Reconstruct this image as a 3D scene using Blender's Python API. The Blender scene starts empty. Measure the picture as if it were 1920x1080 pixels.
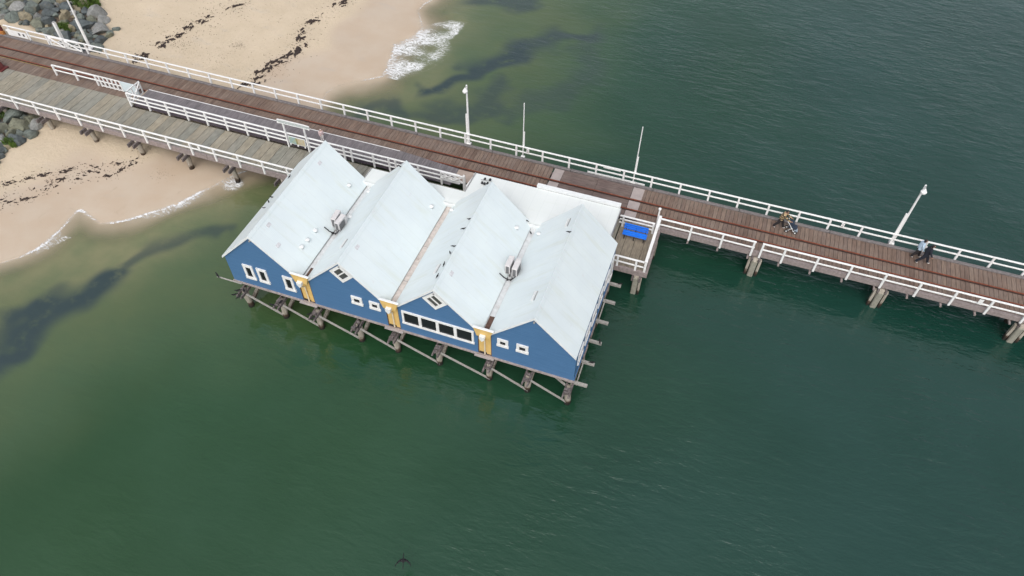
import bpy, bmesh, math, random
import numpy as np
from mathutils import Vector, Matrix
random.seed(7); np.random.seed(7)
S = bpy.context.scene
COL = S.collection
R = math.radians

# ------------------------------------------------------------------ camera
CAM = Vector((27.2147, -23.4034, 38.7894))
FPX = 1369.43
RX = Vector((0.94273549, 0.33341157, 0.00930133))
UY = Vector((-0.26161882, 0.72186519, 0.6406764))
FW = Vector((-0.20689462, 0.60642178, -0.76775467))
cd = bpy.data.cameras.new('camera'); cam = bpy.data.objects.new('camera', cd); COL.objects.link(cam)
cam.matrix_world = Matrix(((RX.x, UY.x, -FW.x, CAM.x), (RX.y, UY.y, -FW.y, CAM.y), (RX.z, UY.z, -FW.z, CAM.z), (0, 0, 0, 1)))
cd.sensor_width = 36; cd.lens = FPX / 1920 * 36; cd.clip_start = .5; cd.clip_end = 6000
S.camera = cam

# ------------------------------------------------------------------ sky and sun (overcast)
SUN_EL, SUN_AZ = R(54), R(172)
w = bpy.data.worlds.new('World'); S.world = w; w.use_nodes = True
nt = w.node_tree; bg = nt.nodes['Background']
sky = nt.nodes.new('ShaderNodeTexSky'); sky.sky_type = 'NISHITA'; sky.sun_disc = False
sky.sun_elevation = SUN_EL; sky.sun_rotation = SUN_AZ; sky.dust_density = 4; sky.air_density = 1.0; sky.ozone_density = 1.0
hs = nt.nodes.new('ShaderNodeHueSaturation'); hs.inputs['Saturation'].default_value = .38   # cloud cover takes out most of the blue
nt.links.new(sky.outputs[0], hs.inputs['Color']); nt.links.new(hs.outputs[0], bg.inputs[0]); bg.inputs[1].default_value = .15
sl = bpy.data.lights.new('sun', 'SUN'); sl.energy = .8; sl.angle = R(70); sl.color = (1, .97, .92)
sun = bpy.data.objects.new('sun', sl); COL.objects.link(sun)
sd = Vector((math.sin(SUN_AZ) * math.cos(SUN_EL), math.cos(SUN_AZ) * math.cos(SUN_EL), math.sin(SUN_EL)))
sun.rotation_euler = sd.to_track_quat('Z', 'Y').to_euler(); sun.location = (0, -40, 60)
S.view_settings.view_transform = 'Standard'; S.view_settings.look = 'None'
S.view_settings.gamma = 1; S.view_settings.use_curve_mapping = False
S.view_settings.exposure = 0.29

def at(px, py, z=0.0):
    """world point on the level plane z that the photograph shows at this pixel"""
    d = RX * ((px - 960) / FPX) - UY * ((py - 540) / FPX) + FW
    return CAM + d * ((z - CAM.z) / d.z)

# ------------------------------------------------------------------ materials
MATS = {}
def nmat(name):
    m = bpy.data.materials.new(name); m.use_nodes = True; MATS[name] = m
    return m, m.node_tree, m.node_tree.nodes['Principled BSDF']
def N(nt, t, **kw):
    n = nt.nodes.new(t)
    for k, v in kw.items():
        if k in n.inputs: n.inputs[k].default_value = v
        else: setattr(n, k, v)
    return n
def mix(nt, fac, a, b, mode='MIX'):
    n = nt.nodes.new('ShaderNodeMix'); n.data_type = 'RGBA'; n.blend_type = mode; n.clamp_factor = True
    for s, v in ((n.inputs[0], fac), (n.inputs[6], a), (n.inputs[7], b)):
        if hasattr(v, 'links'): nt.links.new(v, s)
        else: s.default_value = (*v, 1) if isinstance(v, tuple) and len(v) == 3 else v
    return n.outputs[2]
def math_(nt, op, a, b=0.0, c=None, clamp=False):
    n = nt.nodes.new('ShaderNodeMath'); n.operation = op; n.use_clamp = clamp
    for s, v in zip(n.inputs, (a, b, c)):
        if v is None: continue
        if hasattr(v, 'links'): nt.links.new(v, s)
        else: s.default_value = v
    return n.outputs[0]
def remap(nt, v, a, b, c=0.0, d=1.0):
    n = nt.nodes.new('ShaderNodeMapRange'); n.interpolation_type = 'SMOOTHSTEP'
    nt.links.new(v, n.inputs[0])
    for i, x in enumerate((a, b, c, d)): n.inputs[i + 1].default_value = x
    return n.outputs[0]
def coords(nt, scale=(1, 1, 1), rot=(0, 0, 0), kind='Object'):
    tc = nt.nodes.new('ShaderNodeTexCoord'); mp = nt.nodes.new('ShaderNodeMapping')
    mp.inputs['Scale'].default_value = scale; mp.inputs['Rotation'].default_value = rot
    nt.links.new(tc.outputs[kind], mp.inputs[0]); return mp.outputs[0]
def noise(nt, vec, scale, detail=4, rough=.55, dist=0.0):
    n = N(nt, 'ShaderNodeTexNoise'); n.inputs['Scale'].default_value = scale; n.inputs['Detail'].default_value = detail
    n.inputs['Roughness'].default_value = rough; n.inputs['Distortion'].default_value = dist
    nt.links.new(vec, n.inputs['Vector']); return n.outputs['Fac']
def bump(nt, bs, h, strength=.3, dist=.02):
    b = N(nt, 'ShaderNodeBump'); b.inputs['Strength'].default_value = strength; b.inputs['Distance'].default_value = dist
    nt.links.new(h, b.inputs['Height']); nt.links.new(b.outputs[0], bs.inputs['Normal'])
def worldpos(nt, scale=(1, 1, 1), rot=(0, 0, 0)):
    g = nt.nodes.new('ShaderNodeNewGeometry'); mp = nt.nodes.new('ShaderNodeMapping')
    mp.inputs['Scale'].default_value = scale; mp.inputs['Rotation'].default_value = rot
    nt.links.new(g.outputs['Position'], mp.inputs[0]); return mp.outputs[0]

def mat_simple(name, col, rough=.6, var=.12, nscale=6, bstr=.15, metal=0, dirt=None, dirtamt=.3, dscale=1.2):
    m, t, b = nmat(name)
    v = worldpos(t)
    n1 = noise(t, v, nscale, 5)
    dk = tuple(c * (1 - var) for c in col); lt = tuple(min(1, c * (1 + var)) for c in col)
    c = mix(t, remap(t, n1, .3, .7), dk, lt)
    if dirt:
        n2 = noise(t, v, dscale, 6, .65)
        c = mix(t, remap(t, n2, .52, .78, 0, dirtamt), c, dirt)
    t.links.new(c, b.inputs['Base Color']); b.inputs['Roughness'].default_value = rough; b.inputs['Metallic'].default_value = metal
    if bstr: bump(t, b, n1, bstr, .01)
    return m
def mat_wood(name, cols, along='y', rough=.8, grain=14, wear=None):
    """timber: tint by board, grain along the board"""
    m, t, b = nmat(name)
    oi = t.nodes.new('ShaderNodeObjectInfo')
    cr = t.nodes.new('ShaderNodeValToRGB'); cr.color_ramp.interpolation = 'LINEAR'
    els = cr.color_ramp.elements
    while len(els) < len(cols): els.new(.5)
    for i, c in enumerate(cols): els[i].position = i / max(1, len(cols) - 1); els[i].color = (*c, 1)
    t.links.new(oi.outputs['Random'], cr.inputs[0])
    sc = {'y': (1, .12, 1), 'x': (.12, 1, 1), 'z': (1, 1, .1)}[along]
    v = worldpos(t, sc)
    g = noise(t, v, grain, 5, .6)
    c = mix(t, remap(t, g, .3, .72, 0, .5), cr.outputs[0], (.035, .03, .028), 'MIX')
    n2 = noise(t, worldpos(t), .55, 5, .6)
    c = mix(t, remap(t, n2, .42, .7, 0, .35), c, wear or (.25, .205, .175))
    t.links.new(c, b.inputs['Base Color']); b.inputs['Roughness'].default_value = rough
    bump(t, b, g, .35, .01)
    return m
WHITE = mat_simple('white_paint', (.80, .80, .79), .5, .04, 5, .06, dirt=(.45, .41, .35), dirtamt=.45, dscale=2.2)
WHITE2 = mat_simple('white_metal', (.74, .76, .76), .45, .04, 4, .03, dirt=(.5, .47, .42), dirtamt=.2)
DECK = mat_wood('deck_hardwood', [(.155, .100, .075), (.19, .126, .095), (.225, .155, .118), (.2, .138, .106), (.24, .172, .132), (.175, .117, .09), (.205, .146, .118)], 'y')
DECKX = mat_wood('deck_hardwood_lengthwise', [(.15, .105, .095), (.175, .125, .112), (.14, .1, .09)], 'x')
GREYP = mat_wood('grey_planks', [(.27, .255, .205), (.34, .30, .225), (.25, .255, .22), (.37, .325, .24), (.23, .235, .205), (.30, .285, .235)], 'y', wear=(.36, .34, .29))
PLATP = mat_wood('platform_planks', [(.19, .168, .178), (.225, .205, .212), (.165, .15, .158)], 'y', wear=(.2, .18, .19))
DARKFACE = mat_simple('dark_timber_face', (.075, .06, .075), .8, .25, 9, .3, dirt=(.16, .14, .15), dirtamt=.5, dscale=3)
FASCIA = mat_simple('fascia_timber', (.27, .225, .215), .8, .18, 7, .3, dirt=(.16, .13, .12), dirtamt=.5, dscale=1.5)
KERB = mat_simple('kerb_timber', (.16, .145, .145), .8, .2, 6, .3, dirt=(.25, .22, .2), dirtamt=.4)
RAILM = mat_simple('rusted_rail', (.21, .062, .032), .7, .3, 12, .2, dirt=(.10, .03, .02), dirtamt=.6, dscale=2)
GROOVE = mat_simple('rail_channel', (.035, .018, .014), .8, .3, 8, .2)
PLATE = mat_simple('rubber_plate', (.36, .31, .295), .7, .08, 3, .05, dirt=(.25, .2, .19), dirtamt=.4)
BLUEB = mat_simple('bench_blue', (.003, .16, .72), .4, .08, 5, .05)
BLACK = mat_simple('black_steel', (.02, .02, .022), .5, .2, 6, .1)
GREYM = mat_simple('grey_steel', (.33, .33, .33), .5, .12, 6, .1, dirt=(.15, .11, .09), dirtamt=.5, dscale=4)
ACW = mat_simple('air_unit_casing', (.62, .60, .60), .45, .06, 5, .05, dirt=(.4, .34, .31), dirtamt=.4, dscale=3)
ACD = mat_simple('air_unit_grille', (.14, .14, .145), .5, .25, 30, .3)
YEL = mat_simple('yellow_paint', (.70, .47, .165), .55, .06, 3, .05, dirt=(.5, .33, .13), dirtamt=.3)
BROWN = mat_simple('recess_brown', (.09, .05, .035), .7, .2, 5, .1)
GUTTER = mat_simple('stained_gutter', (.58, .52, .48), .6, .12, 4, .1, dirt=(.22, .13, .09), dirtamt=.7, dscale=1.6)
GUTW = mat_simple('pale_gutter', (.62, .64, .65), .6, .08, 4, .1, dirt=(.38, .30, .27), dirtamt=.6, dscale=1.6)
LEAD = mat_simple('rusty_gutter', (.10, .055, .04), .8, .3, 5, .2)
REDM = mat_simple('red_paint', (.11, .02, .018), .6, .2, 6, .1, dirt=(.05, .02, .02), dirtamt=.6, dscale=4)
ORANGE = mat_simple('orange_paint', (.42, .17, .04), .6, .15, 6, .1)
PANELB = mat_simple('pale_blue_panel', (.60, .69, .72), .5, .04, 4, .05)
YLINE = mat_simple('faded_yellow_paint', (.42, .28, .06), .7, .2, 6, .1)

def mat_blue():
    m, t, b = nmat('blue_weatherboard')
    g = worldpos(t)
    n = noise(t, worldpos(t, (.35, .35, 3)), 2.5, 5)
    c = mix(t, remap(t, n, .3, .7), (.060, .150, .295), (.070, .168, .325))
    n2 = noise(t, worldpos(t, (3, 3, .3)), 1.3, 4)
    c = mix(t, remap(t, n2, .55, .85, 0, .25), c, (.10, .2, .38))
    t.links.new(c, b.inputs['Base Color']); b.inputs['Roughness'].default_value = .5
    sx = t.nodes.new('ShaderNodeSeparateXYZ'); t.links.new(g, sx.inputs[0])
    h = math_(t, 'FRACT', math_(t, 'MULTIPLY', sx.outputs[2], 6.2))
    h = math_(t, 'SUBTRACT', 1.0, h)
    bump(t, b, h, .5, .02)
    return m
BLUE = mat_blue()
def mat_roof(name, base, alt, ribs, stain=.42):
    m, t, b = nmat(name)
    v = worldpos(t)
    n = noise(t, v, .5, 6, .6)
    c = mix(t, remap(t, n, .35, .7), base, alt)
    st = noise(t, worldpos(t, (.35, 2.2, .35)), .9, 5, .6)          # run-off streaks down the slope
    c = mix(t, remap(t, st, .5, .75, 0, stain), c, (.60, .64, .56))
    n3 = noise(t, v, 1.7, 6, .7)
    c = mix(t, remap(t, n3, .62, .8, 0, stain * 1.3), c, (.56, .47, .48))
    sx = t.nodes.new('ShaderNodeSeparateXYZ'); t.links.new(v, sx.inputs[0])
    fr = math_(t, 'FRACT', math_(t, 'MULTIPLY', sx.outputs[ribs], 1 / .76))                # sheet laps
    lap = math_(t, 'LESS_THAN', fr, .06)
    c = mix(t, math_(t, 'MULTIPLY', lap, .1), c, (.42, .47, .48))
    cell = math_(t, 'FLOOR', math_(t, 'MULTIPLY', sx.outputs[ribs], 1 / .76))
    wn_ = t.nodes.new('ShaderNodeTexWhiteNoise'); wn_.noise_dimensions = '1D'; t.links.new(cell, wn_.inputs['W'])
    c = mix(t, math_(t, 'MULTIPLY', wn_.outputs['Value'], .08), c, (.55, .58, .55))        # sheets weathered unevenly
    t.links.new(c, b.inputs['Base Color']); b.inputs['Roughness'].default_value = .5
    h = math_(t, 'SINE', math_(t, 'MULTIPLY', sx.outputs[ribs], 2 * math.pi / .19))
    h2 = math_(t, 'POWER', math_(t, 'ABSOLUTE', h), 5)
    bump(t, b, h2, .14, .02)
    return m
ROOF = mat_roof('white_roof_sheet', (.68, .75, .77), (.72, .79, .80), 1)
CANOPY = mat_roof('canopy_sheet', (.71, .745, .73), (.745, .775, .765), 0, .2)
def mat_glass(name, col=(.006, .008, .012)):
    m, t, b = nmat(name); b.inputs['Base Color'].default_value = (*col, 1); b.inputs['Roughness'].default_value = .12
    return m
GLASS = mat_glass('dark_glass')
LOUV = mat_simple('dark_louvre', (.075, .08, .075), .6, .15, 8, .1)
def mat_pile():
    m, t, b = nmat('pile_timber')
    v = worldpos(t, (1, 1, .15)); g = noise(t, v, 9, 5, .6)
    c = mix(t, remap(t, g, .3, .7), (.27, .235, .19), (.43, .39, .33))
    gp = t.nodes.new('ShaderNodeNewGeometry'); sx = t.nodes.new('ShaderNodeSeparateXYZ'); t.links.new(gp.outputs['Position'], sx.inputs[0])
    n = noise(t, worldpos(t), 3, 4)
    hz = math_(t, 'ADD', sx.outputs[2], math_(t, 'MULTIPLY', n, .7))
    c = mix(t, remap(t, hz, .95, .7), c, (.06, .035, .022))      # tide line: weed and tar on the foot of the pile
    c = mix(t, remap(t, hz, .7, .5), c, (.012, .012, .009))
    t.links.new(c, b.inputs['Base Color']); b.inputs['Roughness'].default_value = .8
    bump(t, b, g, .6, .03); return m
PILE = mat_pile()
BEAM = mat_simple('weathered_beam', (.135, .115, .112), .85, .4, 8, .5, dirt=(.03, .025, .022), dirtamt=.9, dscale=2.8)
BRACE = mat_simple('grey_brace', (.34, .325, .30), .8, .15, 8, .3)
CONC = mat_simple('concrete_post', (.27, .26, .215), .8, .12, 5, .2, dirt=(.25, .22, .16), dirtamt=.4)

# ------------------------------------------------------------------ mesh building helpers
WLOC = {}
def tag(o, label=None, cat=None, group=None, kind=None):
    for k, v in (('label', label), ('category', cat), ('group', group), ('kind', kind)):
        if v: o[k] = v
    return o
def empty(name, loc, label=None, cat=None, group=None):
    o = bpy.data.objects.new(name, None); COL.objects.link(o); o.location = loc; o.empty_display_size = .3
    WLOC[o.name] = Vector(loc); return tag(o, label, cat, group)
def link(name, mesh, c, parent=None):
    o = bpy.data.objects.new(name, mesh); COL.objects.link(o); c = Vector(c)
    WLOC[o.name] = c
    if parent: o.parent = parent; o.location = c - WLOC[parent.name]
    else: o.location = c
    return o
class MB:
    def __init__(s): s.v = []; s.f = []; s.mi = []; s.cur = 0
    def add(s, vs, fs):
        n = len(s.v); s.v += [Vector(p) for p in vs]
        for f in fs: s.f.append([i + n for i in f]); s.mi.append(s.cur)
        return s
    def box(s, x0, x1, y0, y1, z0, z1):
        return s.add([(x0, y0, z0), (x1, y0, z0), (x1, y1, z0), (x0, y1, z0), (x0, y0, z1), (x1, y0, z1), (x1, y1, z1), (x0, y1, z1)],
                     [(0, 3, 2, 1), (4, 5, 6, 7), (0, 1, 5, 4), (1, 2, 6, 5), (2, 3, 7, 6), (3, 0, 4, 7)])
    def bar(s, a, b, w, h, up=(0, 0, 1)):
        a = Vector(a); b = Vector(b); d = (b - a).normalized(); u = Vector(up)
        if abs(d.dot(u)) > .99: u = Vector((0, 1, 0))
        r = d.cross(u).normalized(); u = r.cross(d)
        p = []
        for e in (a, b):
            for i, j in ((-1, -1), (1, -1), (1, 1), (-1, 1)): p.append(e + r * (i * w / 2) + u * (j * h / 2))
        return s.add(p, [(3, 2, 1, 0), (4, 5, 6, 7), (0, 1, 5, 4), (1, 2, 6, 5), (2, 3, 7, 6), (3, 0, 4, 7)])
    def tube(s, pts, rs, n=10, cap=True):
        pts = [Vector(p) for p in pts]
        if not isinstance(rs, (list, tuple)): rs = [rs] * len(pts)
        base = len(s.v)
        for i, p in enumerate(pts):
            d = (pts[min(i + 1, len(pts) - 1)] - pts[max(i - 1, 0)]).normalized()
            u = Vector((0, 0, 1)) if abs(d.z) < .95 else Vector((1, 0, 0))
            a = d.cross(u).normalized(); b = a.cross(d)
            for k in range(n):
                t = 2 * math.pi * k / n; s.v.append(p + (a * math.cos(t) + b * math.sin(t)) * rs[i])
        for i in range(len(pts) - 1):
            for k in range(n):
                q = [base + i * n + k, base + i * n + (k + 1) % n, base + (i + 1) * n + (k + 1) % n, base + (i + 1) * n + k]
                s.f.append(q); s.mi.append(s.cur)
        if cap:
            s.f.append([base + k for k in range(n)]); s.mi.append(s.cur)
            e = base + (len(pts) - 1) * n; s.f.append([e + k for k in reversed(range(n))]); s.mi.append(s.cur)
        return s
    def prism(s, poly, axis, a, b):
        """polygon in the plane normal to axis, swept from a to b"""
        n = len(poly)
        def P(q, t): return {'y': (q[0], t, q[1]), 'x': (t, q[0], q[1]), 'z': (q[0], q[1], t)}[axis]
        vs = [P(q, a) for q in poly] + [P(q, b) for q in poly]
        fs = [list(range(n)), list(range(2 * n - 1, n - 1, -1))] + [[i, i + n, (i + 1) % n + n, (i + 1) % n] for i in range(n)]
        return s.add(vs, fs)
    def mesh(s, name, mats, center=None, smooth=False, fix=True):
        vs = s.v
        if center is None:
            lo = [min(v[i] for v in vs) for i in range(3)]; hi = [max(v[i] for v in vs) for i in range(3)]
            center = Vector(((lo[0] + hi[0]) / 2, (lo[1] + hi[1]) / 2, lo[2]))
        center = Vector(center)
        me = bpy.data.meshes.new(name); me.from_pydata([v - center for v in vs], [], s.f)
        for m in (mats if isinstance(mats, (list, tuple)) else [mats]): me.materials.append(m)
        me.polygons.foreach_set('material_index', s.mi)
        if fix:
            bm = bmesh.new(); bm.from_mesh(me); bmesh.ops.recalc_face_normals(bm, faces=bm.faces); bm.to_mesh(me); bm.free()
        if smooth: me.polygons.foreach_set('use_smooth', [True] * len(me.polygons))
        me.update(); return me, center
    def build(s, name, mats, parent=None, smooth=False):
        me, c = s.mesh(name, mats, smooth=smooth); return link(name, me, c, parent)
def bevel(o, w=.01, seg=1):
    md = o.modifiers.new('bevel', 'BEVEL'); md.width = w; md.segments = seg; md.limit_method = 'ANGLE'; return o
def kids(o): return [c for c in bpy.data.objects if c.parent == o]
def copy_tree(o, loc, rz=None, parent=None):
    c = o.copy(); COL.objects.link(c); c.location = loc
    if rz is not None: c.rotation_euler.z = rz
    for ch in kids(o):
        d = ch.copy(); COL.objects.link(d); d.parent = c
        for g in kids(ch):
            e = g.copy(); COL.objects.link(e); e.parent = d
    return c

D = 2.2            # deck level above the sea
# ------------------------------------------------------------------ shore: beach, sea
SH = [(-260, -420), (-120, -150), (-60, -52), (-34, -20), (-24, -10)]
for p in [(0, 492), (40, 480), (75, 462), (110, 432), (132, 408), (150, 390), (166, 402), (190, 418), (215, 416), (240, 411), (285, 397), (330, 383), (370, 362), (410, 342), (445, 325), (480, 312), (545, 268), (585, 215), (605, 186), (612, 173), (632, 160), (668, 152), (716, 143), (727, 122), (734, 104), (736, 87), (752, 76), (775, 70), (784, 60), (790, 50), (786, 34), (782, 20), (793, 8), (812, -2), (832, -30)]:
    q = at(*p); SH.append((q.x, q.y))
SH += [(-4, 60), (2, 90), (10, 160), (40, 420), (70, 900)]
def poly_dist(X, Y, pts, closed=False):
    dmin = np.full(X.shape, 1e9)
    for (ax, ay), (bx, by) in zip(pts[:-1], pts[1:]):
        dx, dy = bx - ax, by - ay; L = dx * dx + dy * dy
        t = np.clip(((X - ax) * dx + (Y - ay) * dy) / L, 0, 1)
        dmin = np.minimum(dmin, np.hypot(X - ax - t * dx, Y - ay - t * dy))
    return dmin
def inside(X, Y, pts):
    r = np.zeros(X.shape, bool); n = len(pts)
    for i in range(n):
        (x1, y1), (x2, y2) = pts[i], pts[(i + 1) % n]
        if y1 == y2: continue
        c = ((y1 > Y) != (y2 > Y)) & (X < (x2 - x1) * (Y - y1) / (y2 - y1) + x1)
        r ^= c
    return r
SEA = SH + [(3000, 900), (3000, -3000), (-260, -3000)]
def sdist(X, Y):
    d = poly_dist(X, Y, SH); return np.where(inside(X, Y, SEA), d, -d)
def vnoise(X, Y, f, seed):
    """smooth value noise, for uneven ground"""
    rs = np.random.RandomState(seed); T = rs.rand(128, 128)
    x = X * f + 500.3; y = Y * f + 700.7; xi = np.floor(x).astype(int); yi = np.floor(y).astype(int); u = x - xi; v = y - yi
    u = u * u * (3 - 2 * u); v = v * v * (3 - 2 * v); g = lambda a, b: T[a % 128, b % 128]
    return g(xi, yi) * (1 - u) * (1 - v) + g(xi + 1, yi) * u * (1 - v) + g(xi, yi + 1) * (1 - u) * v + g(xi + 1, yi + 1) * u * v
def sstep(a, b, x): t = np.clip((x - a) / (b - a), 0, 1); return t * t * (3 - 2 * t)
def ground(X, Y):
    d = sdist(X, Y); land = -d
    h = np.where(land > 0, .02 + .042 * np.minimum(land, 26) + .0, -.02 - .11 * np.minimum(d, 30))
    h += np.where(land > 1, (vnoise(X, Y, .35, 1) - .5) * .12 * sstep(1, 6, land), 0)
    bank = sstep(-27, -36, X + .18 * np.abs(Y - 15)) * 1.0
    return h + np.where(land > 0, bank, 0)
def gz(x, y): return float(ground(np.array([x]), np.array([y]))[0])
def axis(segs):
    out = []
    for a, b, st in segs: out += list(np.arange(a, b, st))
    return np.array(out + [segs[-1][1]])
def grid_mesh(name, xs, ys, zf, keep=None):
    X, Y = np.meshgrid(xs, ys); Z = zf(X, Y); nx, ny = len(xs), len(ys)
    co = np.stack([X, Y, Z], -1).reshape(-1, 3)
    i = np.arange(nx * ny).reshape(ny, nx)
    q = np.stack([i[:-1, :-1], i[:-1, 1:], i[1:, 1:], i[1:, :-1]], -1).reshape(-1, 4)
    if keep is not None:
        k = keep(X, Y).reshape(-1); q = q[k[q].any(1)]
        used = np.zeros(len(co), bool); used[q.ravel()] = True; mp = np.cumsum(used) - 1
        co = co[used]; q = mp[q]
    me = bpy.data.meshes.new(name); me.from_pydata(co.tolist(), [], q.tolist())
    me.polygons.foreach_set('use_smooth', [True] * len(me.polygons)); me.update()
    return me, co
def attr(me, name, val):
    a = me.attributes.new(name, 'FLOAT', 'POINT'); a.data.foreach_set('value', np.asarray(val, np.float32))

def mat_sand():
    m, t, b = nmat('beach_sand')
    at_ = t.nodes.new('ShaderNodeAttribute'); at_.attribute_name = 'wet'
    v = worldpos(t)
    n = noise(t, v, .35, 6, .6); n2 = noise(t, v, 2.5, 6, .65)
    c = mix(t, remap(t, n, .3, .7), (.535, .44, .32), (.585, .485, .36))
    c = mix(t, remap(t, n2, .55, .8, 0, .35), c, (.46, .375, .27))
    wetc = mix(t, remap(t, n, .3, .7), (.52, .43, .335), (.49, .385, .285))
    c = mix(t, at_.outputs['Fac'], c, wetc)
    st = noise(t, v, .8, 7, .7, .6)
    c = mix(t, remap(t, st, .6, .78, 0, .42), c, (.30, .23, .15))
    c = mix(t, remap(t, noise(t, worldpos(t, (1, 2.2, 1), (0, 0, R(-60))), .3, 5, .6), .58, .75, 0, .3), c, (.42, .385, .35))
    ea = t.nodes.new('ShaderNodeAttribute'); ea.attribute_name = 'rock_bed'
    c = mix(t, ea.outputs['Fac'], c, mix(t, remap(t, n2, .3, .7), (.05, .042, .034), (.14, .10, .07)))  # darker ground under the boulder banks, seen in the gaps
    t.links.new(c, b.inputs['Base Color'])
    r = t.nodes.new('ShaderNodeMapRange'); t.links.new(at_.outputs['Fac'], r.inputs[0]); r.inputs[3].default_value = .9; r.inputs[4].default_value = .38
    t.links.new(r.outputs[0], b.inputs['Roughness'])
    n3 = noise(t, v, 3.2, 8, .65)
    rough = math_(t, 'MULTIPLY', n3, math_(t, 'SUBTRACT', 1.0, math_(t, 'MULTIPLY', at_.outputs['Fac'], .9)))
    bump(t, b, rough, .7, .12); return m
SAND = mat_sand()
me, co = grid_mesh('beach', axis([(-1500, -200, 100), (-200, -60, 10), (-60, 6, .4), (6, 40, 4), (40, 200, 20), (200, 1500, 130)]),
                   axis([(-1500, -200, 100), (-200, -20, 12), (-20, 48, .4), (48, 100, 4), (100, 300, 20), (300, 1500, 120)]), ground)
me.materials.append(SAND)
dd = sdist(co[:, 0], co[:, 1]) + (vnoise(co[:, 0], co[:, 1], .25, 4) - .5) * 2.4
attr(me, 'wet', sstep(-7.2, -5.2, dd))
PA = [(at(*p, 1.2).x, at(*p, 1.2).y) for p in [(-40, -40), (120, -40), (166, 8), (186, 22), (196, 40), (190, 56), (205, 66), (178, 76), (190, 92), (150, 92), (100, 75), (0, 47), (-40, 40)]]
PB = [(at(*p, .9).x, at(*p, .9).y) for p in [(-50, 190), (0, 200), (70, 222), (64, 240), (40, 250), (22, 262), (0, 282), (-50, 320)]]
erd = np.zeros(len(co))
for pg in (PA + [(-60, 60)], PB):
    e_ = poly_dist(co[:, 0], co[:, 1], pg + pg[:1]); i_ = inside(co[:, 0], co[:, 1], pg); erd = np.maximum(erd, np.where(i_, sstep(-.2, .5, e_), 0))
attr(me, 'rock_bed', erd)
tag(link('beach', me, (0, 0, 0)), kind='structure')

def mat_water():
    m, t, b = nmat('sea_water')
    A = {}
    for k in ('alpha', 'deep', 'weed', 'teal', 'foam'):
        a = t.nodes.new('ShaderNodeAttribute'); a.attribute_name = k; A[k] = a.outputs['Fac']
    v = worldpos(t)
    big = noise(t, v, .09, 5, .55)
    shallow = mix(t, remap(t, noise(t, v, .35, 5), .35, .7), (.20, .195, .10), (.145, .165, .08))
    green = mix(t, remap(t, big, .3, .7), (.0145, .054, .0155), (.021, .066, .025))
    teal = mix(t, remap(t, big, .3, .7), (.0075, .040, .029), (.012, .048, .038))
    c = mix(t, A['teal'], green, teal)
    c = mix(t, remap(t, A['deep'], .35, 1.0), mix(t, remap(t, big, .3, .7), (.082, .112, .047), (.056, .100, .045)), c)
    c = mix(t, remap(t, A['deep'], .0, .4), shallow, c)
    wn = noise(t, v, .8, 6, .6)
    c = mix(t, math_(t, 'MULTIPLY', A['weed'], remap(t, wn, .1, .5)), c, (.026, .046, .047))
    t.links.new(c, b.inputs['Base Color'])
    b.inputs['Roughness'].default_value = .05; b.inputs['IOR'].default_value = 1.40; b.inputs['Specular IOR Level'].default_value = 1.0
    # wind ripples, crests lying across the wind
    rz = R(-19)
    w1 = noise(t, worldpos(t, (.55, 1.6, 1), (0, 0, rz)), 1.1, 3, .5, .4)
    w2 = noise(t, worldpos(t, (.7, 1.5, 1), (0, 0, R(-32))), 3.6, 3, .55, .2)
    w3 = noise(t, worldpos(t), .28, 2, .5)
    patch = remap(t, noise(t, worldpos(t), .12, 3), .35, .65, .45, 1.0)
    hgt = math_(t, 'ADD', math_(t, 'MULTIPLY', w1, 1.0), math_(t, 'MULTIPLY', w2, .34))
    hgt = math_(t, 'MULTIPLY', hgt, patch)
    hgt = math_(t, 'MULTIPLY', hgt, remap(t, A['teal'], .1, .8, .38, 1.0))    # calmer in the lee of the shore
    hgt = math_(t, 'ADD', hgt, math_(t, 'MULTIPLY', w3, .7))
    bump(t, b, hgt, .62, .17)
    # foam: lacy threads
    f1 = noise(t, worldpos(t, (.6, 1.25, 1), (0, 0, R(35))), 1.2, 5, .6, 1.8)
    th = math_(t, 'SUBTRACT', 1.0, math_(t, 'MULTIPLY', math_(t, 'ABSOLUTE', math_(t, 'SUBTRACT', f1, .5)), 9.0), None, True)
    f2 = noise(t, worldpos(t, (1, 1, 1), (0, 0, 1.0)), 3.2, 5, .65, 1.4)
    th2 = math_(t, 'SUBTRACT', 1.0, math_(t, 'MULTIPLY', math_(t, 'ABSOLUTE', math_(t, 'SUBTRACT', f2, .5)), 12.0), None, True)
    pat = math_(t, 'MAXIMUM', th, math_(t, 'MULTIPLY', th2, .8))
    fm = math_(t, 'ADD', math_(t, 'MULTIPLY', pat, .85), math_(t, 'SUBTRACT', math_(t, 'MULTIPLY', A['foam'], 1.6), .9))
    fm = math_(t, 'MULTIPLY', math_(t, 'MAXIMUM', remap(t, fm, .32, .95), remap(t, A['foam'], .25, .75, 0, .2)), remap(t, A['foam'], .02, .3, 0, .92))
    fd = N(t, 'ShaderNodeBsdfDiffuse'); fd.inputs[0].default_value = (.78, .79, .80, 1)
    tr = N(t, 'ShaderNodeBsdfTransparent'); out = t.nodes['Material Output']
    gl = N(t, 'ShaderNodeMixShader'); t.links.new(A['alpha'], gl.inputs[0]); t.links.new(tr.outputs[0], gl.inputs[1]); t.links.new(b.outputs[0], gl.inputs[2])
    m2 = N(t, 'ShaderNodeMixShader'); t.links.new(fm, m2.inputs[0]); t.links.new(gl.outputs[0], m2.inputs[1]); t.links.new(fd.outputs[0], m2.inputs[2])
    t.links.new(m2.outputs[0], out.inputs['Surface'])
    return m
WATER = mat_water()
def wz(X, Y): return np.maximum(0.0, ground(X, Y) + .012)
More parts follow.
